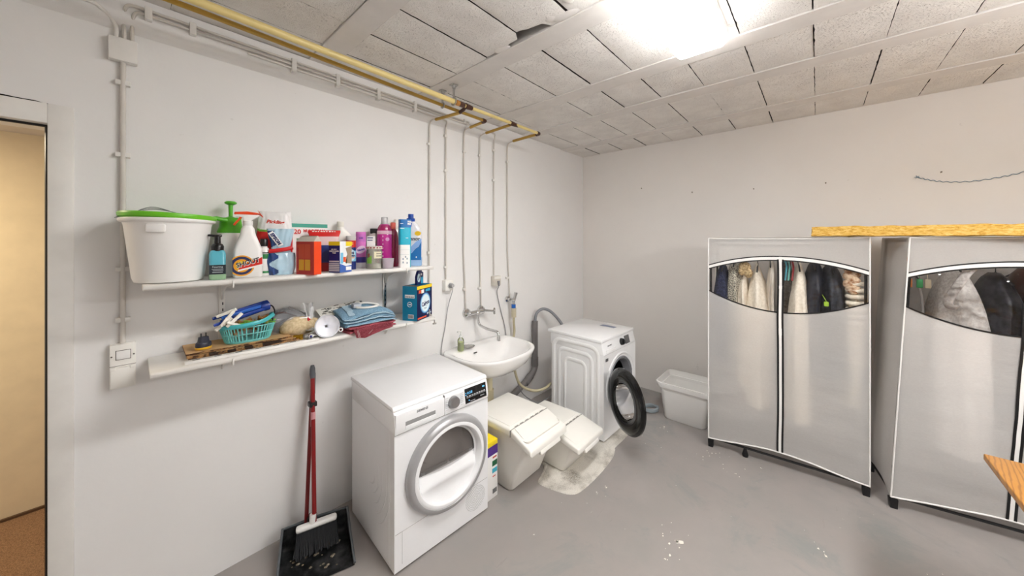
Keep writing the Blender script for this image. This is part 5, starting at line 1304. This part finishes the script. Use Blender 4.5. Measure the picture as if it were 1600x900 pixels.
# turquoise canister
t = thing('canister', 'tall square turquoise and white canister with a blue top', 'canister', (1.215, 2.035, US), R(-16))
w, d, h = .074, .05, .315
b = B(); b.rings([rrect(0, 0, w, d, .012, z) for z in (0, .148, .262, h)])
b.bm.normal_update()
for f_ in b.bm.faces:
    c = f_.calc_center_median(); f_.material_index = 2 if c.z > .262 else (1 if (c.z > .148 or c.x > .028) else 0)
b.obj('canister', [m_white, M((20, 172, 200), .3), M((16, 106, 176), .3)], t)
b = B(); b.text('VOLL', .015, (.012, -.0256, .300), bold=.001, align='LEFT', sx=.8); b.text('FREI', .015, (.012, -.0256, .285), bold=.001, align='LEFT', sx=.8); b.box(-.035, -.008, -.0256, -.02, .255, .259); b.box(-.034, -.016, -.0256, -.02, .286, .288); b.box(.0, .016, -.0256, -.02, .192, .195); b.obj('lettering', m_white, t)
b = B(); b.box(-.036, .024, -.0256, -.02, .086, .0868); b.box(-.036, .024, -.0256, -.02, .115, .1158)
for (x, z) in ((-.02, .05), (-.004, .064), (.006, .052), (-.02, .028), (.006, .024)): b.box(x, x + .007, -.0256, -.02, z, z + .012)
b.obj('print_panel', M((130, 150, 165), .5), t)
# fabric softener
t = thing('softener_bottle', 'white and blue fabric softener bottle with a blue cap at the right end', 'bottle', (1.328, 2.105, US), aim(1.33, 2.1) - R(6))
def sb(w, d, z, dx=0): return rrect(dx, 0, w, d, d * .45, z)
b = B(); b.rings([sb(.104, .055, 0), sb(.112, .062, .006), sb(.114, .064, .06), sb(.112, .064, .16), sb(.108, .06, .225, 0), sb(.096, .054, .262, -.004), sb(.07, .045, .292, -.012), sb(.046, .038, .310, -.018), sb(.04, .036, .32, -.02)])
for f_ in b.bm.faces:
    z = f_.calc_center_median().z; f_.material_index = 0 if z < .05 else 1
b.obj('bottle', [M((150, 186, 226), .15, **{'Coat Weight': .5}), M((222, 222, 228), .15, **{'Coat Weight': .5})], t, angle=60)
b = B(); b.prism([(-.050, .042), (.053, .042), (.054, .17), (.036, .135), (.012, .118), (-.01, .09), (-.03, .082), (-.05, .068)], -.0328, -.022, 'Y'); b.mat(1).prism([(-.050, .07), (-.03, .084), (-.01, .092), (.012, .12), (.036, .137), (.054, .172), (.054, .19), (.02, .17), (-.02, .13), (-.05, .10)], -.0326, -.022, 'Y'); b.mat(2).box(-.045, -.02, -.0334, -.02, .052, .066); b.mat(3).box(.014, .026, -.0334, -.02, .054, .07, .004)
b.obj('label_art', [M((34, 112, 180), .35), M((140, 176, 224), .35), M((50, 40, 80), .4), m_white], t, smooth=False)
b = B(); b.prism([(.021 * math.cos(a) + .03, .226 + .016 * math.sin(a)) for a in [2 * PI * k / 28 for k in range(28)]], -.0312, -.02, 'Y'); b.obj('yellow_disc', M((236, 190, 40), .4), t)
b = B(); b.text('Lenor', .036, (.0, -.0334, .188), shear=.2, bold=.0006); b.text('A', .012, (-.036, -.0334, .155)); b.obj('lettering', M((70, 72, 88), .4), t)
b = B(); b.lathe([(.026, .308), (.028, .312), (.028, .330), (.019, .333), (.0185, .360), (0, .361)], (-.02, 0, 0), 26); b.lathe([(.017, .27), (.017, .31)], (-.024, -.012, 0), 18); b.obj('cap', M((16, 70, 160), .3), t)

# ------------------------------------------------------------------ lower shelf
t = thing('cardboard_stack', 'folded brown corrugated cardboard lying under the basket', 'cardboard', (.385, 2.165, LS), R(0))
m_card = M((206, 168, 120), .8, bump=.15, bscale=40, var=.06); m_core = mat_cloth((70, 44, 24), (170, 128, 80), 60, .45, .6, .1, 'cardboard_core')
for k, (z0, z1, dx, dy, rz, wx, wy) in enumerate(((0, .009, .012, -.006, -4, .43, .20), (.0105, .019, .0, .0, -2.5, .42, .205), (.022, .0295, -.012, .008, -1, .405, .195))):
    mm = Matrix.Translation((dx, dy, 0)) @ Matrix.Rotation(R(rz), 4, 'Z')
    b = B(); n = 26
    for (y0, y1, lift) in ((-wy / 2, wy / 2, .0),):
        def sheet(u, v, top):
            x = -wx / 2 + wx * u; y = y0 + (y1 - y0) * v + .004 * nz(u * 6, k) * (1 if v < .5 else 0)
            return (x, y, (z1 if top else z0) + .0022 * nz(u * 5, v * 3, k * 3.7) * (1 if k else .3))
        b.mi = 0; b.grid(n, 8, lambda u, v: sheet(u, v, True)); b.grid(n, 8, lambda u, v: sheet(u, v, False)); b.mi = 1
        for (fu, L) in ((lambda s: (s, 0), n), (lambda s: (s, 1), n), (lambda s: (0, s), 8), (lambda s: (1, s), 8)):
            b.grid(L, 1, lambda u, v: sheet(*fu(u), v > .5))
        b.mi = 0
    b.xf(mm); b.obj('sheet', [m_card, m_core], t, smooth=False)
for x, w_ in ((-.14, .03), (-.075, .03), (-.01, .03), (.06, .08)):
    b = B(); b.box(x, x + w_, -.113, -.085, .0095, .019); b.obj('cut_slot', M((50, 32, 20), .9), t)
# loose slotted rail
t = thing('loose_rail', 'loose white slotted shelf rail lying along the lower shelf front', 'rail', (.42, 2.016, LS), R(-3.5))
b = B(); b.prism([(-.014, 0), (-.014, .011), (-.0115, .012), (.0115, .012), (.014, .011), (.014, 0)], -.26, .26, 'X', .0008, 1); b.obj('rail', m_trim, t)
b = B()
for k in range(7): b.box(-.235 + .073 * k, -.21 + .073 * k, -.005, .003, .0118, .0124)
b.box(-.26, .26, -.0075, -.0068, .0118, .0123); b.obj('slot', m_dark, t)
# travel plug adapter
t = thing('plug_adapter', 'black round plug adapter with yellow base and two upright pins', 'adapter', (.232, 2.125, LS + .0325), R(20))
b = B(); b.lathe([(.030, 0), (.031, .004), (.031, .008), (.028, .010)], n=30, sy=.85); b.obj('base_ring', M((226, 176, 50), .4), t)
b = B(); b.lathe([(.029, .009), (.030, .012), (.029, .026), (.026, .030)], n=30, sy=.85); b.rings([rrect(0, 0, .04, .03, .008, .029), rrect(0, 0, .034, .026, .008, .054)]); b.box(-.004, .012, -.0262, -.024, .016, .019); b.obj('body', M((44, 46, 62), .5), t)
for x in (-.0095, .0095):
    b = B(); b.cyl((x, 0, .052), (x, 0, .071), .0024, n=10); b.obj('pin', m_dark, t)
# basket
BX, BY, BZ = .402, 2.145, LS + .0318
t = thing('peg_basket', 'turquoise slatted basket full of clothes pegs on the cardboard', 'basket', (BX, BY, BZ), R(-3))
m_turq = M((112, 200, 198), .35)
def ov(f, z, w=.222, d=.135, n=48): return [((w / 2) * f * math.copysign(abs(math.cos(a)) ** .75, math.cos(a)), (d / 2) * f * math.copysign(abs(math.sin(a)) ** .75, math.sin(a)), z) for a in [2 * PI * k / n for k in range(n)]]
b = B(); b.rings([ov(.76, 0), ov(.80, .0), ov(.80, .004), ov(.2, .004)], True, True); b.obj('bottom', m_turq, t)
b = B()
for (f, z) in ((.82, .008), (.91, .042), (.995, .076)): b.tube(ov(f, z), .0028, 6, closed=True)
lo, hi = ov(.81, .005, n=46), ov(1.0, .077, n=46)
for p, q in zip(lo, hi): b.tube([p, q], .0028, 5, flat=(1.0, .6))
b.obj('slats', m_turq, t)
b = B(); b.tube(smooth_path([(-.112, .01, .075), (-.10, -.04, .082), (-.03, -.075, .088), (.05, -.07, .098), (.10, -.02, .112), (.112, .02, .113), (.10, .045, .105)], 8), .0075, 8, flat=(.4, 1.3)); b.obj('handle', M((70, 180, 186), .3), t)
# clothes pegs
def peg(name, label, m, loc, rot, grp, cat='clothes peg'):
    b = B()
    for sg in (-1, 1):
        b.prism([(-.036, sg * .002), (-.034, sg * .0045), (-.008, sg * .0055), (.0, sg * .004), (.034, sg * .0095), (.036, sg * .006), (.0, sg * .0012)], -.005, .005, 'Y', .0006, 1)
    b.tube([(.0, -.006, .0), (.0, .006, .0)], .0042, 8)
    o = b.obj(name, m); o.location = loc; o.rotation_euler = rot; tag(o, label, cat, grp); return o
rd = random.Random(11)
wood = M((176, 128, 74), .6, var=.1); grn = M((120, 180, 70), .4); m_peg = M((236, 232, 222), .35)
p0 = peg('clothes_peg', 'brown wooden clothes peg heaped in the turquoise basket', wood, (BX, BY, BZ + .07), (0, 0, 0), 'wooden pegs in the basket')
k = 0
for i in range(26):
    x, y = BX + rd.uniform(-.072, .078), BY + rd.uniform(-.034, .036)
    if i == 0: o = p0
    else: o = p0.copy(); C.objects.link(o)
    o.location = (x, y, BZ + .056 + .0018 * i); o.rotation_euler = (rd.uniform(0, PI), rd.uniform(-.5, .5), rd.uniform(0, 2 * PI))
g0 = None
for i in range(4):
    x, y = BX + .0 + .032 * i - .02, BY - .02 + rd.uniform(-.012, .012)
    if g0 is None: g0 = o = peg('clothes_peg', 'green plastic clothes peg among the wooden ones in the basket', grn, (x, y, BZ), (0, 0, 0), 'green pegs in the basket')
    else: o = g0.copy(); C.objects.link(o)
    o.location = (x, y, BZ + .088); o.rotation_euler = (rd.uniform(0, 1), rd.uniform(-.2, .3), rd.uniform(-.6, .6))
WP = [((-.098, -.02, .098), (1.2, -.6, .3), 'white plastic peg lowest at the left rim of the basket'), ((-.088, -.045, .128), (1.3, -.9, .2), 'white plastic peg standing up against the blue hanger arms'), ((-.062, -.05, .118), (1.4, -.75, .1), 'white plastic peg right of the upright one'), ((-.058, -.052, .095), (1.2, .5, .2), 'white plastic peg tilted down into the basket'), ((-.085, -.01, .150), (1.5, -.35, -.1), 'white plastic peg topmost beside the blue hanger arms')]
for p, r_, lab in WP:
    o = peg('clothes_peg', lab, m_peg, (BX + p[0], BY + p[1], BZ + p[2]), r_, 'white pegs at the basket rim'); o.scale = (1.15, 1.3, 1.25)
# folded blue drying hanger
t = thing('drying_hanger', 'folded dark blue plastic drying hanger lying across the peg basket', 'drying hanger', (BX, BY, BZ + .12), 0)
m_blue = M((24, 60, 150), .25)
A, Bb = Vector((-.135, -.005, .118)), Vector((.075, .035, .155))
for i, (dy, dz) in enumerate(((-.018, -.012), (-.012, .008), (.0, .02), (.012, .010), (.016, -.010), (.0, -.016))):
    b = B(); o_ = Vector((0, dy, dz)); b.tube([A + o_ * (1.4 if i < 3 else .9) + Vector((.03 * (i % 3), 0, 0)), Bb + o_ * .9], [.006, .0085], 8, flat=(.7, 1.2)); b.xf(Matrix.Translation((0, 0, -.12))); b.obj('arm', m_blue if i != 1 else M((40, 96, 190), .2), t)
dirv = (Bb - A).normalized()
b = B(); b.tube([Bb - dirv * .02, Bb, Bb + dirv * .018, Bb + dirv * .024], [.020, .027, .027, .016], 18); b.xf(Matrix.Translation((0, 0, -.12))); b.obj('hub', m_blue, t)
b = B(); b.tube(smooth_path([tuple(Bb + dirv * .02), tuple(Bb + Vector((.035, -.01, -.005))), tuple(Bb + Vector((.04, -.03, -.03))), tuple(Bb + Vector((.024, -.06, -.05))), tuple(Bb + Vector((.02, -.08, -.065)))], 6), .0035, 6, flat=(1, 1)); b.xf(Matrix.Translation((0, 0, -.12))); b.obj('strap', m_black, t)
# cellophane bag with dark things
t = thing('cellophane_bag', 'crumpled clear plastic bag behind the tan pouch', 'bag', (.575, 2.205, LS))
def blob(fn_r, n=30, m=18, c=(0, 0, 0), sx=1, sy=1, sz=1, seed=0, amp=.12, fr=2.0, flat=True):
    rr = []
    for i in range(1, m):
        ph = PI * i / m - PI / 2; ring = []
        for k in range(n):
            a = 2 * PI * k / n; d_ = Vector((math.cos(ph) * math.cos(a), math.cos(ph) * math.sin(a), math.sin(ph)))
            q = 1 + amp * nz(d_.x * fr, d_.y * fr, d_.z * fr + seed) + amp * .5 * nz(d_.x * fr * 3, d_.y * fr * 3, d_.z * fr * 3 + seed)
            z = c[2] + d_.z * sz * q
            ring.append((c[0] + d_.x * sx * q, c[1] + d_.y * sy * q, max(c[2] - sz * .9, z) if flat else z))
        rr.append(ring)
    return rr
b = B(); b.rings(blob(None, c=(0, 0, .075), sx=.115, sy=.065, sz=.078, seed=2, amp=.22)); b.obj('film', clear_mat((206, 206, 210), .22, .08), t, angle=40)
b = B(); b.rings(blob(None, c=(.02, .0, .05), sx=.07, sy=.035, sz=.045, seed=5, amp=.25)); b.obj('contents', M((84, 84, 98), .5, var=.4, vscale=25), t)
b = B(); b.tube(smooth_path([(-.06, -.03, .13), (-.03, -.035, .142), (.0, -.035, .135), (.05, -.04, .11)], 5), .004, 6); b.obj('ribbon', M((80, 50, 46), .6), t)
# tan pouch
t = thing('cloth_pouch', 'tan cloth pouch slumped open on the lower shelf', 'pouch', (.632, 2.15, LS + .0))
b = B(); b.rings(blob(None, c=(0, 0, .056), sx=.098, sy=.055, sz=.053, seed=8, amp=.13, fr=1.6)); b.obj('pouch', mat_cloth((196, 174, 136), (218, 198, 162), 70, bump=.25, name='tan_cloth'), t, angle=80)
b = B(); b.box(-.006, .05, -.045, -.038, .07, .10, .003, mtx=Matrix.Rotation(R(-12), 4, 'X')); b.obj('paper_tag', m_white, t)
b = B(); b.prism([(.03, .082), (.047, .09), (.034, .106)], -.036, -.029, 'Y'); b.obj('red_mark', M((190, 24, 36), .5), t)
t = thing('plastic_strip', 'upright crumpled white plastic strip behind the funnel', 'plastic strip', (.690, 2.155, LS))
b = B(); b.grid(12, 22, lambda u, v: (.028 * (2 * u - 1) * (1 - .25 * math.sin(PI * v)) + .03 * v * (1 - v) - .012 + .006 * nz(u * 4, v * 6), -.058 * (1 - v) ** 2 + .012 * math.sin(u * 9) * (.4 + .6 * v) + .008 * nz(u * 5, v * 4, 2), .035 + .145 * v - .004 * u))
bmesh.ops.solidify(b.bm, geom=b.bm.faces[:], thickness=.003); b.obj('strip', M((236, 236, 236), .3, bump=.3, bscale=50), t, angle=60)
# funnel lying towards the viewer
fm = Matrix.Translation((.727, 2.008, LS + .062)) @ Matrix.Rotation(aim(.73, 2.0) + R(4), 4, 'Z') @ Matrix.Rotation(R(78), 4, 'X')
t = thing('funnel', 'white plastic funnel on its side with its mouth facing out', 'funnel', (.727, 2.008, LS))
b = B(); b.lathe([(.060, .004), (.062, .0), (.060, -.003), (.056, -.001), (.014, -.055), (.009, -.062), (.008, -.10), (.0065, -.10), (.0075, -.062), (.0125, -.055), (.055, .003)], n=44, cap0=False, cap1=False, mtx=fm); b.obj('cone', M((240, 241, 246), .3, var=.01), t, world=True)
b = B(); b.tube([fm @ Vector((.066 + .009 * math.cos(a), -.028 + .009 * math.sin(a), 0)) for a in [2 * PI * k / 16 for k in range(16)]], .003, 6, closed=True); b.obj('hang_loop', m_white, t, world=True)
# fittings
t = thing('hose_fitting', 'gold coloured metal fitting lying beside the cardboard', 'fitting', (.606, 2.072, LS))
b = B(); b.tube([(-.02, .012, .016), (.004, .0, .014), (.006, -.001, .014), (.02, -.008, .014)], [.012, .013, .016, .015], 16); b.obj('fitting', M((206, 160, 50), .25, 1.0), t)
t = thing('tap_valve', 'chrome tap valve with a dark blue dot on the lower shelf', 'valve', (.662, 2.056, LS))
b = B(); b.tube([(-.03, .006, .016), (.0, 0, .016), (.03, -.004, .016)], [.013, .015, .011], 14); b.tube([(.03, -.004, .016), (.034, -.004, .016), (.036, -.004, .016), (.06, -.008, .016)], [.011, .016, .016, .010], 12); b.tube([(-.006, 0, .016), (-.008, -.026, .018)], .012, 12); b.obj('valve', m_chrome, t)
b = B(); b.ball((-.0085, -.0275, .018), .006); b.obj('blue_dot', M((36, 36, 130), .3), t)
t = thing('pipe_connector', 'short chrome pipe connector under the white funnel side', 'connector', (.70, 2.095, LS + .001))
b = B(); b.tube([(-.02, .0, .012), (.028, -.004, .012)], .0105, 14); b.tube([(.028, -.004, .012), (.04, -.005, .012)], .0135, 6); b.obj('connector', m_steel, t)
# towels
def folded(b, w, d, z0, z1, layers, seed, drop=0.0, roll=.03, mi_edge=None):
    """folded towel: stacked soft layers with rounded front folds"""
    H = (z1 - z0) / layers
    for L in range(layers):
        za = z0 + H * L; rr = []
        n = 30
        for i in range(n + 1):
            u = i / n; x = -w / 2 + w * u; s = .012 * nz(u * 4, L, seed)
            yf = -d / 2 - .014 * nz(u * 3, L * 2.1, seed + 3) + .006 * L; yb = d / 2
            ee = min(1, min(u, 1 - u) * 14) ** .5
            h = H * (.55 + .45 * ee); zc = za + H / 2 + .004 * nz(u * 3, seed, L * 1.3) * 2.4 * (1 if za > z0 + 1e-6 else 0)
            if za <= z0 + 1e-6: zc = z0 + h / 2
            ring = []
            for k in range(26):
                a = 2 * PI * k / 26
                yy = math.copysign(abs(math.cos(a)) ** .35, math.cos(a)); zz = math.copysign(abs(math.sin(a)) ** .8, math.sin(a))
                y = (yf + yb) / 2 + (yb - yf) / 2 * yy; z = zc + h / 2 * zz * (1 + .10 * nz(u * 7, y * 20, L + seed))
                ring.append((x + s * .3, y, max(z0 + .0002, z)))
            rr.append(ring)
        b.rings(rr, True, True)
def drape(b, H, k):
    for v in b.bm.verts:
        f = max(0.0, v.co.z / H)
        fr = max(0.0, -v.co.y / .11); rt = max(0.0, v.co.x / .155)
        v.co.z += k * f * (.012 * math.sin(v.co.x * 17 + v.co.y * 9 + 1.2) - .022 * fr ** 2 - .026 * rt ** 2 + .006 * nz(v.co.x * 9, v.co.y * 9, 3))
        v.co.y -= k * .012 * f * math.sin(v.co.x * 11 + .5)
        v.co.x += k * .02 * f * (v.co.y / .11)
        v.co.z = max(.0002, v.co.z)
tw = mat_cloth((98, 134, 160), (132, 166, 188), 190, .4, .6, .6, 'blue_terry'); twr = mat_cloth((150, 62, 74), (186, 94, 106), 190, .4, .6, .6, 'red_terry'); twb = mat_cloth((156, 184, 200), (176, 200, 214), 190, .4, .6, .4, 'pale_blue_hem')
t = thing('towel', 'folded dusky red towel at the bottom, its corner hanging over the edge', 'towel', (.972, 2.082, LS), R(4), 'folded towels')
b = B(); folded(b, .295, .215, 0, .034, 2, 4.0); b.obj('fold', twr, t, angle=80)
b = B()
def flap_(u, v):
    x = -.135 + .235 * u; k = v; 
    L = .06 * (1 - .75 * abs(u - .22) ** .8)
    y = -.104 - .012 * math.sin(min(1, k * 2) * PI / 2) + .004 * nz(u * 5, v * 4); z = .028 - (L + .012) * max(0, k - .12) 
    return (x + .02 * k, y, z)
b.grid(24, 14, flap_); bmesh.ops.solidify(b.bm, geom=b.bm.faces[:], thickness=.006); b.obj('hanging_corner', twr, t, angle=80)
b = B()
for x in (-.115, -.108): b.tube([(x + .0, -.1225, .02), (x + .012, -.1225, -.026)], .0012, 5)
b.tube([(-.02, -.1225, .006), (-.045, -.1225, -.012)], .0012, 5); b.obj('loose_thread', M((210, 180, 180), .8), t)
t = thing('towel', 'thick folded blue terry towel on top of the red one', 'towel', (.972, 2.087, LS + .0345), R(1), 'folded towels')
b = B(); folded(b, .315, .215, 0, .088, 3, 9.0); drape(b, .088, 1.0); b.obj('fold', tw, t, angle=80)
b = B()
for (z, dy) in ((.012, .004), (.040, .0), (.070, .0)): b.tube([(-.15 + .30 * k / 20, -.1085 - .010 * nz(k / 20 * 3, (0 if z < .02 else 1 if z < .05 else 2) * 2.1, 12.0) + .004 + dy * 0, z + .006 * nz(k * .35, z * 60)) for k in range(21)], .0042, 6)
b.grid(3, 14, lambda u, v: (-.115 + .035 * u, -.085 + .18 * v, .0878 + .002 * nz(u, v * 5, 9))); drape(b, .088, 1.0); b.obj('hem_band', twb, t, angle=80)
t = thing('plastic_gadget', 'white and grey curved plastic gadget lying on the blue towel', 'gadget', (.975, 2.075, LS + .118), R(-10))
b = B(); b.tube(smooth_path([(-.06, .0, .012), (-.05, -.03, .010), (.0, -.05, .009), (.055, -.03, .008)], 6), .010, 10, flat=(1, .7)); b.tube(smooth_path([(-.055, .03, .022), (.0, .04, .024), (.06, .015, .014), (.062, -.02, .009)], 6), .011, 10, flat=(1.2, .6)); b.obj('grip', M((228, 226, 220), .4), t)
b = B(); b.box(-.075, -.03, -.015, .045, .004, .03, .006); b.obj('pad', M((176, 182, 192), .6), t)
t = thing('leaflet', 'black and white printed leaflet propped behind the blue towel', 'leaflet', (.885, 2.215, LS + .10), R(3))
lm = Matrix.Rotation(R(24), 4, 'X') @ Matrix.Rotation(R(-6), 4, 'Y')
b = B(); b.box(-.13, .13, -.06, .055, .0, .004, mtx=lm); b.obj('sheet', M((214, 212, 204), .6), t)
b = B(); rd = random.Random(21)
for i in range(34):
    x, y = rd.uniform(-.12, .11), rd.uniform(-.012, .05); w_ = rd.uniform(.006, .03); b.box(x, x + w_, y, y + rd.uniform(.003, .008), .0042, .0047, mtx=lm)
for i in range(4): b.box(-.10 + .06 * i, -.098 + .06 * i, -.058, -.016, .0042, .0047, mtx=lm)
b.obj('printed_lines', M((46, 44, 42), .7), t)
b = B(); b.box(.06, .13, -.06, .055, .0, .012, .002, mtx=Matrix.Translation((.02, .0, -.012)) @ lm); b.obj('dark_sleeve', M((28, 44, 50), .4), t)
# water softener box
ang = R(25); w, d, h = .19, .11, .228
cxy = Vector((1.262, 1.962)) + Vector((math.cos(ang), math.sin(ang))) * w / 2 + Vector((-math.sin(ang), math.cos(ang))) * d / 2
t = thing('softener_box', 'blue water softener tablet box at the right end of the lower shelf', 'box', (cxy.x, cxy.y, LS), ang)
m_teal = M((40, 164, 206), .35); m_navy = M((24, 36, 100), .35); m_yel = M((238, 206, 30), .4)
b = B(); bx = (-w / 2, w / 2, -d / 2, d / 2)
b.rings([[(bx[0], bx[2], z), (bx[1], bx[2], z), (bx[1], bx[3], z), (bx[0], bx[3], z)] for z in (0, h)], True, False)
bmesh.ops.solidify(b.bm, geom=b.bm.faces[:], thickness=.002); b.bm.normal_update()
for f_ in b.bm.faces:
    c = f_.calc_center_median(); f_.material_index = 1 if (abs(f_.normal.y) > .5 and c.y < -d / 2 + .003) else 0
b.obj('carton', [m_teal, m_navy], t, smooth=False)
b = B(); b.box(bx[0], bx[1], bx[2] - .0008, bx[2] + .001, h - .022, h + .0); b.obj('yellow_band', m_yel, t)
b = B(); b.verts_faces([(bx[0], bx[2], h), (bx[1], bx[2], h), (bx[1], bx[3], h), (bx[0], bx[3], h), (bx[0] + .09, bx[2] + .02, h - .006), (bx[0] + .085, bx[3], h - .002)], [(0, 4, 5, 3)]); b.obj('top_flap', M((70, 74, 70), .6), t, smooth=False)
def ell(cx, cz, rx, rz_, y0, y1, n=32): return [(cx + rx * math.cos(a), cz + rz_ * math.sin(a)) for a in [2 * PI * k / n for k in range(n)]], y0, y1
b = B()
for i, (rx, rz_, mi) in enumerate(((.066, .070, 0), (.060, .064, 1), (.052, .057, 2))):
    b.mi = mi; p, y0, y1 = ell(.008, .105, rx, rz_, 0, 0); b.prism(p, bx[2] - .0008 - .0003 * i, bx[2] + .001, 'Y')
b.obj('label_oval', [M((60, 130, 200), .35), M((150, 206, 236), .35), M((226, 240, 246), .35)], t, smooth=False)
b = B(); b.text('Calgon', .040, (.008, bx[2] - .0018, .103), roll=R(9), bold=.0014, sx=.86); b.text('4 in 1', .013, (.008, bx[2] - .0018, .070)); b.obj('lettering', M((22, 34, 92), .35), t)
b = B(); b.box(bx[0] + .02, bx[0] + .05, bx[2] - .0008, bx[2] + .001, .178, .2, .001); b.box(-.085, .02, bx[2] - .0008, bx[2] + .001, .008, .018); b.mat(1).box(bx[0] + .052, bx[0] + .085, bx[2] - .0008, bx[2] + .001, .176, .2); b.mat(2)
for k in range(3): p, _, _ = ell(.035 + .02 * k, .03, .007, .007, 0, 0, 14); b.prism(p, bx[2] - .0008, bx[2] + .001, 'Y')
b.mat(3).box(.01, .07, bx[2] - .0008, bx[2] + .001, .182, .2)
b.obj('front_print', [M((226, 84, 40), .4), m_white, M((200, 214, 230), .4), m_teal], t, smooth=False)
b = B(); sx_ = bx[0]
b.box(sx_ - .0008, sx_ + .001, -.036, .036, .150, .172, .0003); b.box(sx_ - .0008, sx_ + .001, -.03, .012, .016, .042); b.obj('side_label', M((226, 226, 224), .5), t)
b = B()
for k in range(9): b.box(sx_ - .0013, sx_ + .001, -.026 + .004 * k, -.0245 + .004 * k + .0008 * (k % 3), .019, .039)
for k in range(5): b.box(sx_ - .0013, sx_ + .001, -.03 + .013 * k, -.021 + .013 * k, .156, .161)
b.obj('side_print', M((60, 60, 70), .6), t)
b = B(); p = [(sx_ - .0008, .016 * math.cos(a), .108 + .016 * math.sin(a)) for a in [2 * PI * k / 24 for k in range(24)]]; b.tube(p, .0014, 5, closed=True); b.box(sx_ - .0012, sx_ + .001, -.008, .008, .105, .111); b.obj('round_symbol', m_white, t)
b = B(); b.prism([(.012, h - .004), (.012, h + .05), (.032, h + .088), (.042, h + .09), (.042, h + .102), (.072, h + .102), (.072, h + .084), (.092, h + .078), (.092, h - .004)], .012, .03, 'Y'); b.obj('display_flap', m_navy, t, smooth=False)
b = B(); p, _, _ = ell(.034, h + .042, .018, .030, 0, 0, 24); b.prism(p, .0112, .014, 'Y'); b.mat(1).box(.06, .09, .0112, .014, h + .0, h + .045); b.mat(2).box(.056, .074, .0110, .014, h + .058, h + .072)
b.obj('flap_print', [M((206, 230, 240), .4), m_teal, m_white], t, smooth=False)
b = B(); b.text('Calgon', .013, (.034, .0104, h + .042), roll=R(60), bold=.0004); b.obj('flap_lettering', m_navy, t)
# small hardware at the shelf end
t = thing('hook_fitting', 'small metal fitting leaning behind the right side of the blue box', 'fitting', (1.40, 2.03, LS))
b = B(); b.tube([(.012, -.0, .006), (.0, .0, .03), (.004, .0, .05)], [.009, .006, .008], 10); b.tube([(.0, 0, .006), (.024, 0, .006)], .006, 8); b.obj('fitting', m_steel, t)
t = thing('screw', 'small steel screw end poking below the right end of the lower shelf', 'screw', (1.425, 1.99, LS - .05))
b = B(); b.tube([(-.006, .0, .026), (-.006, 0, .004)], .004, 8); b.tube([(-.018, 0, .004), (.006, 0, .004)], [.005, .007], 10); b.tube([(-.006, 0, .05), (-.006, 0, .02)], .002, 6); b.obj('screw', m_steel, t)
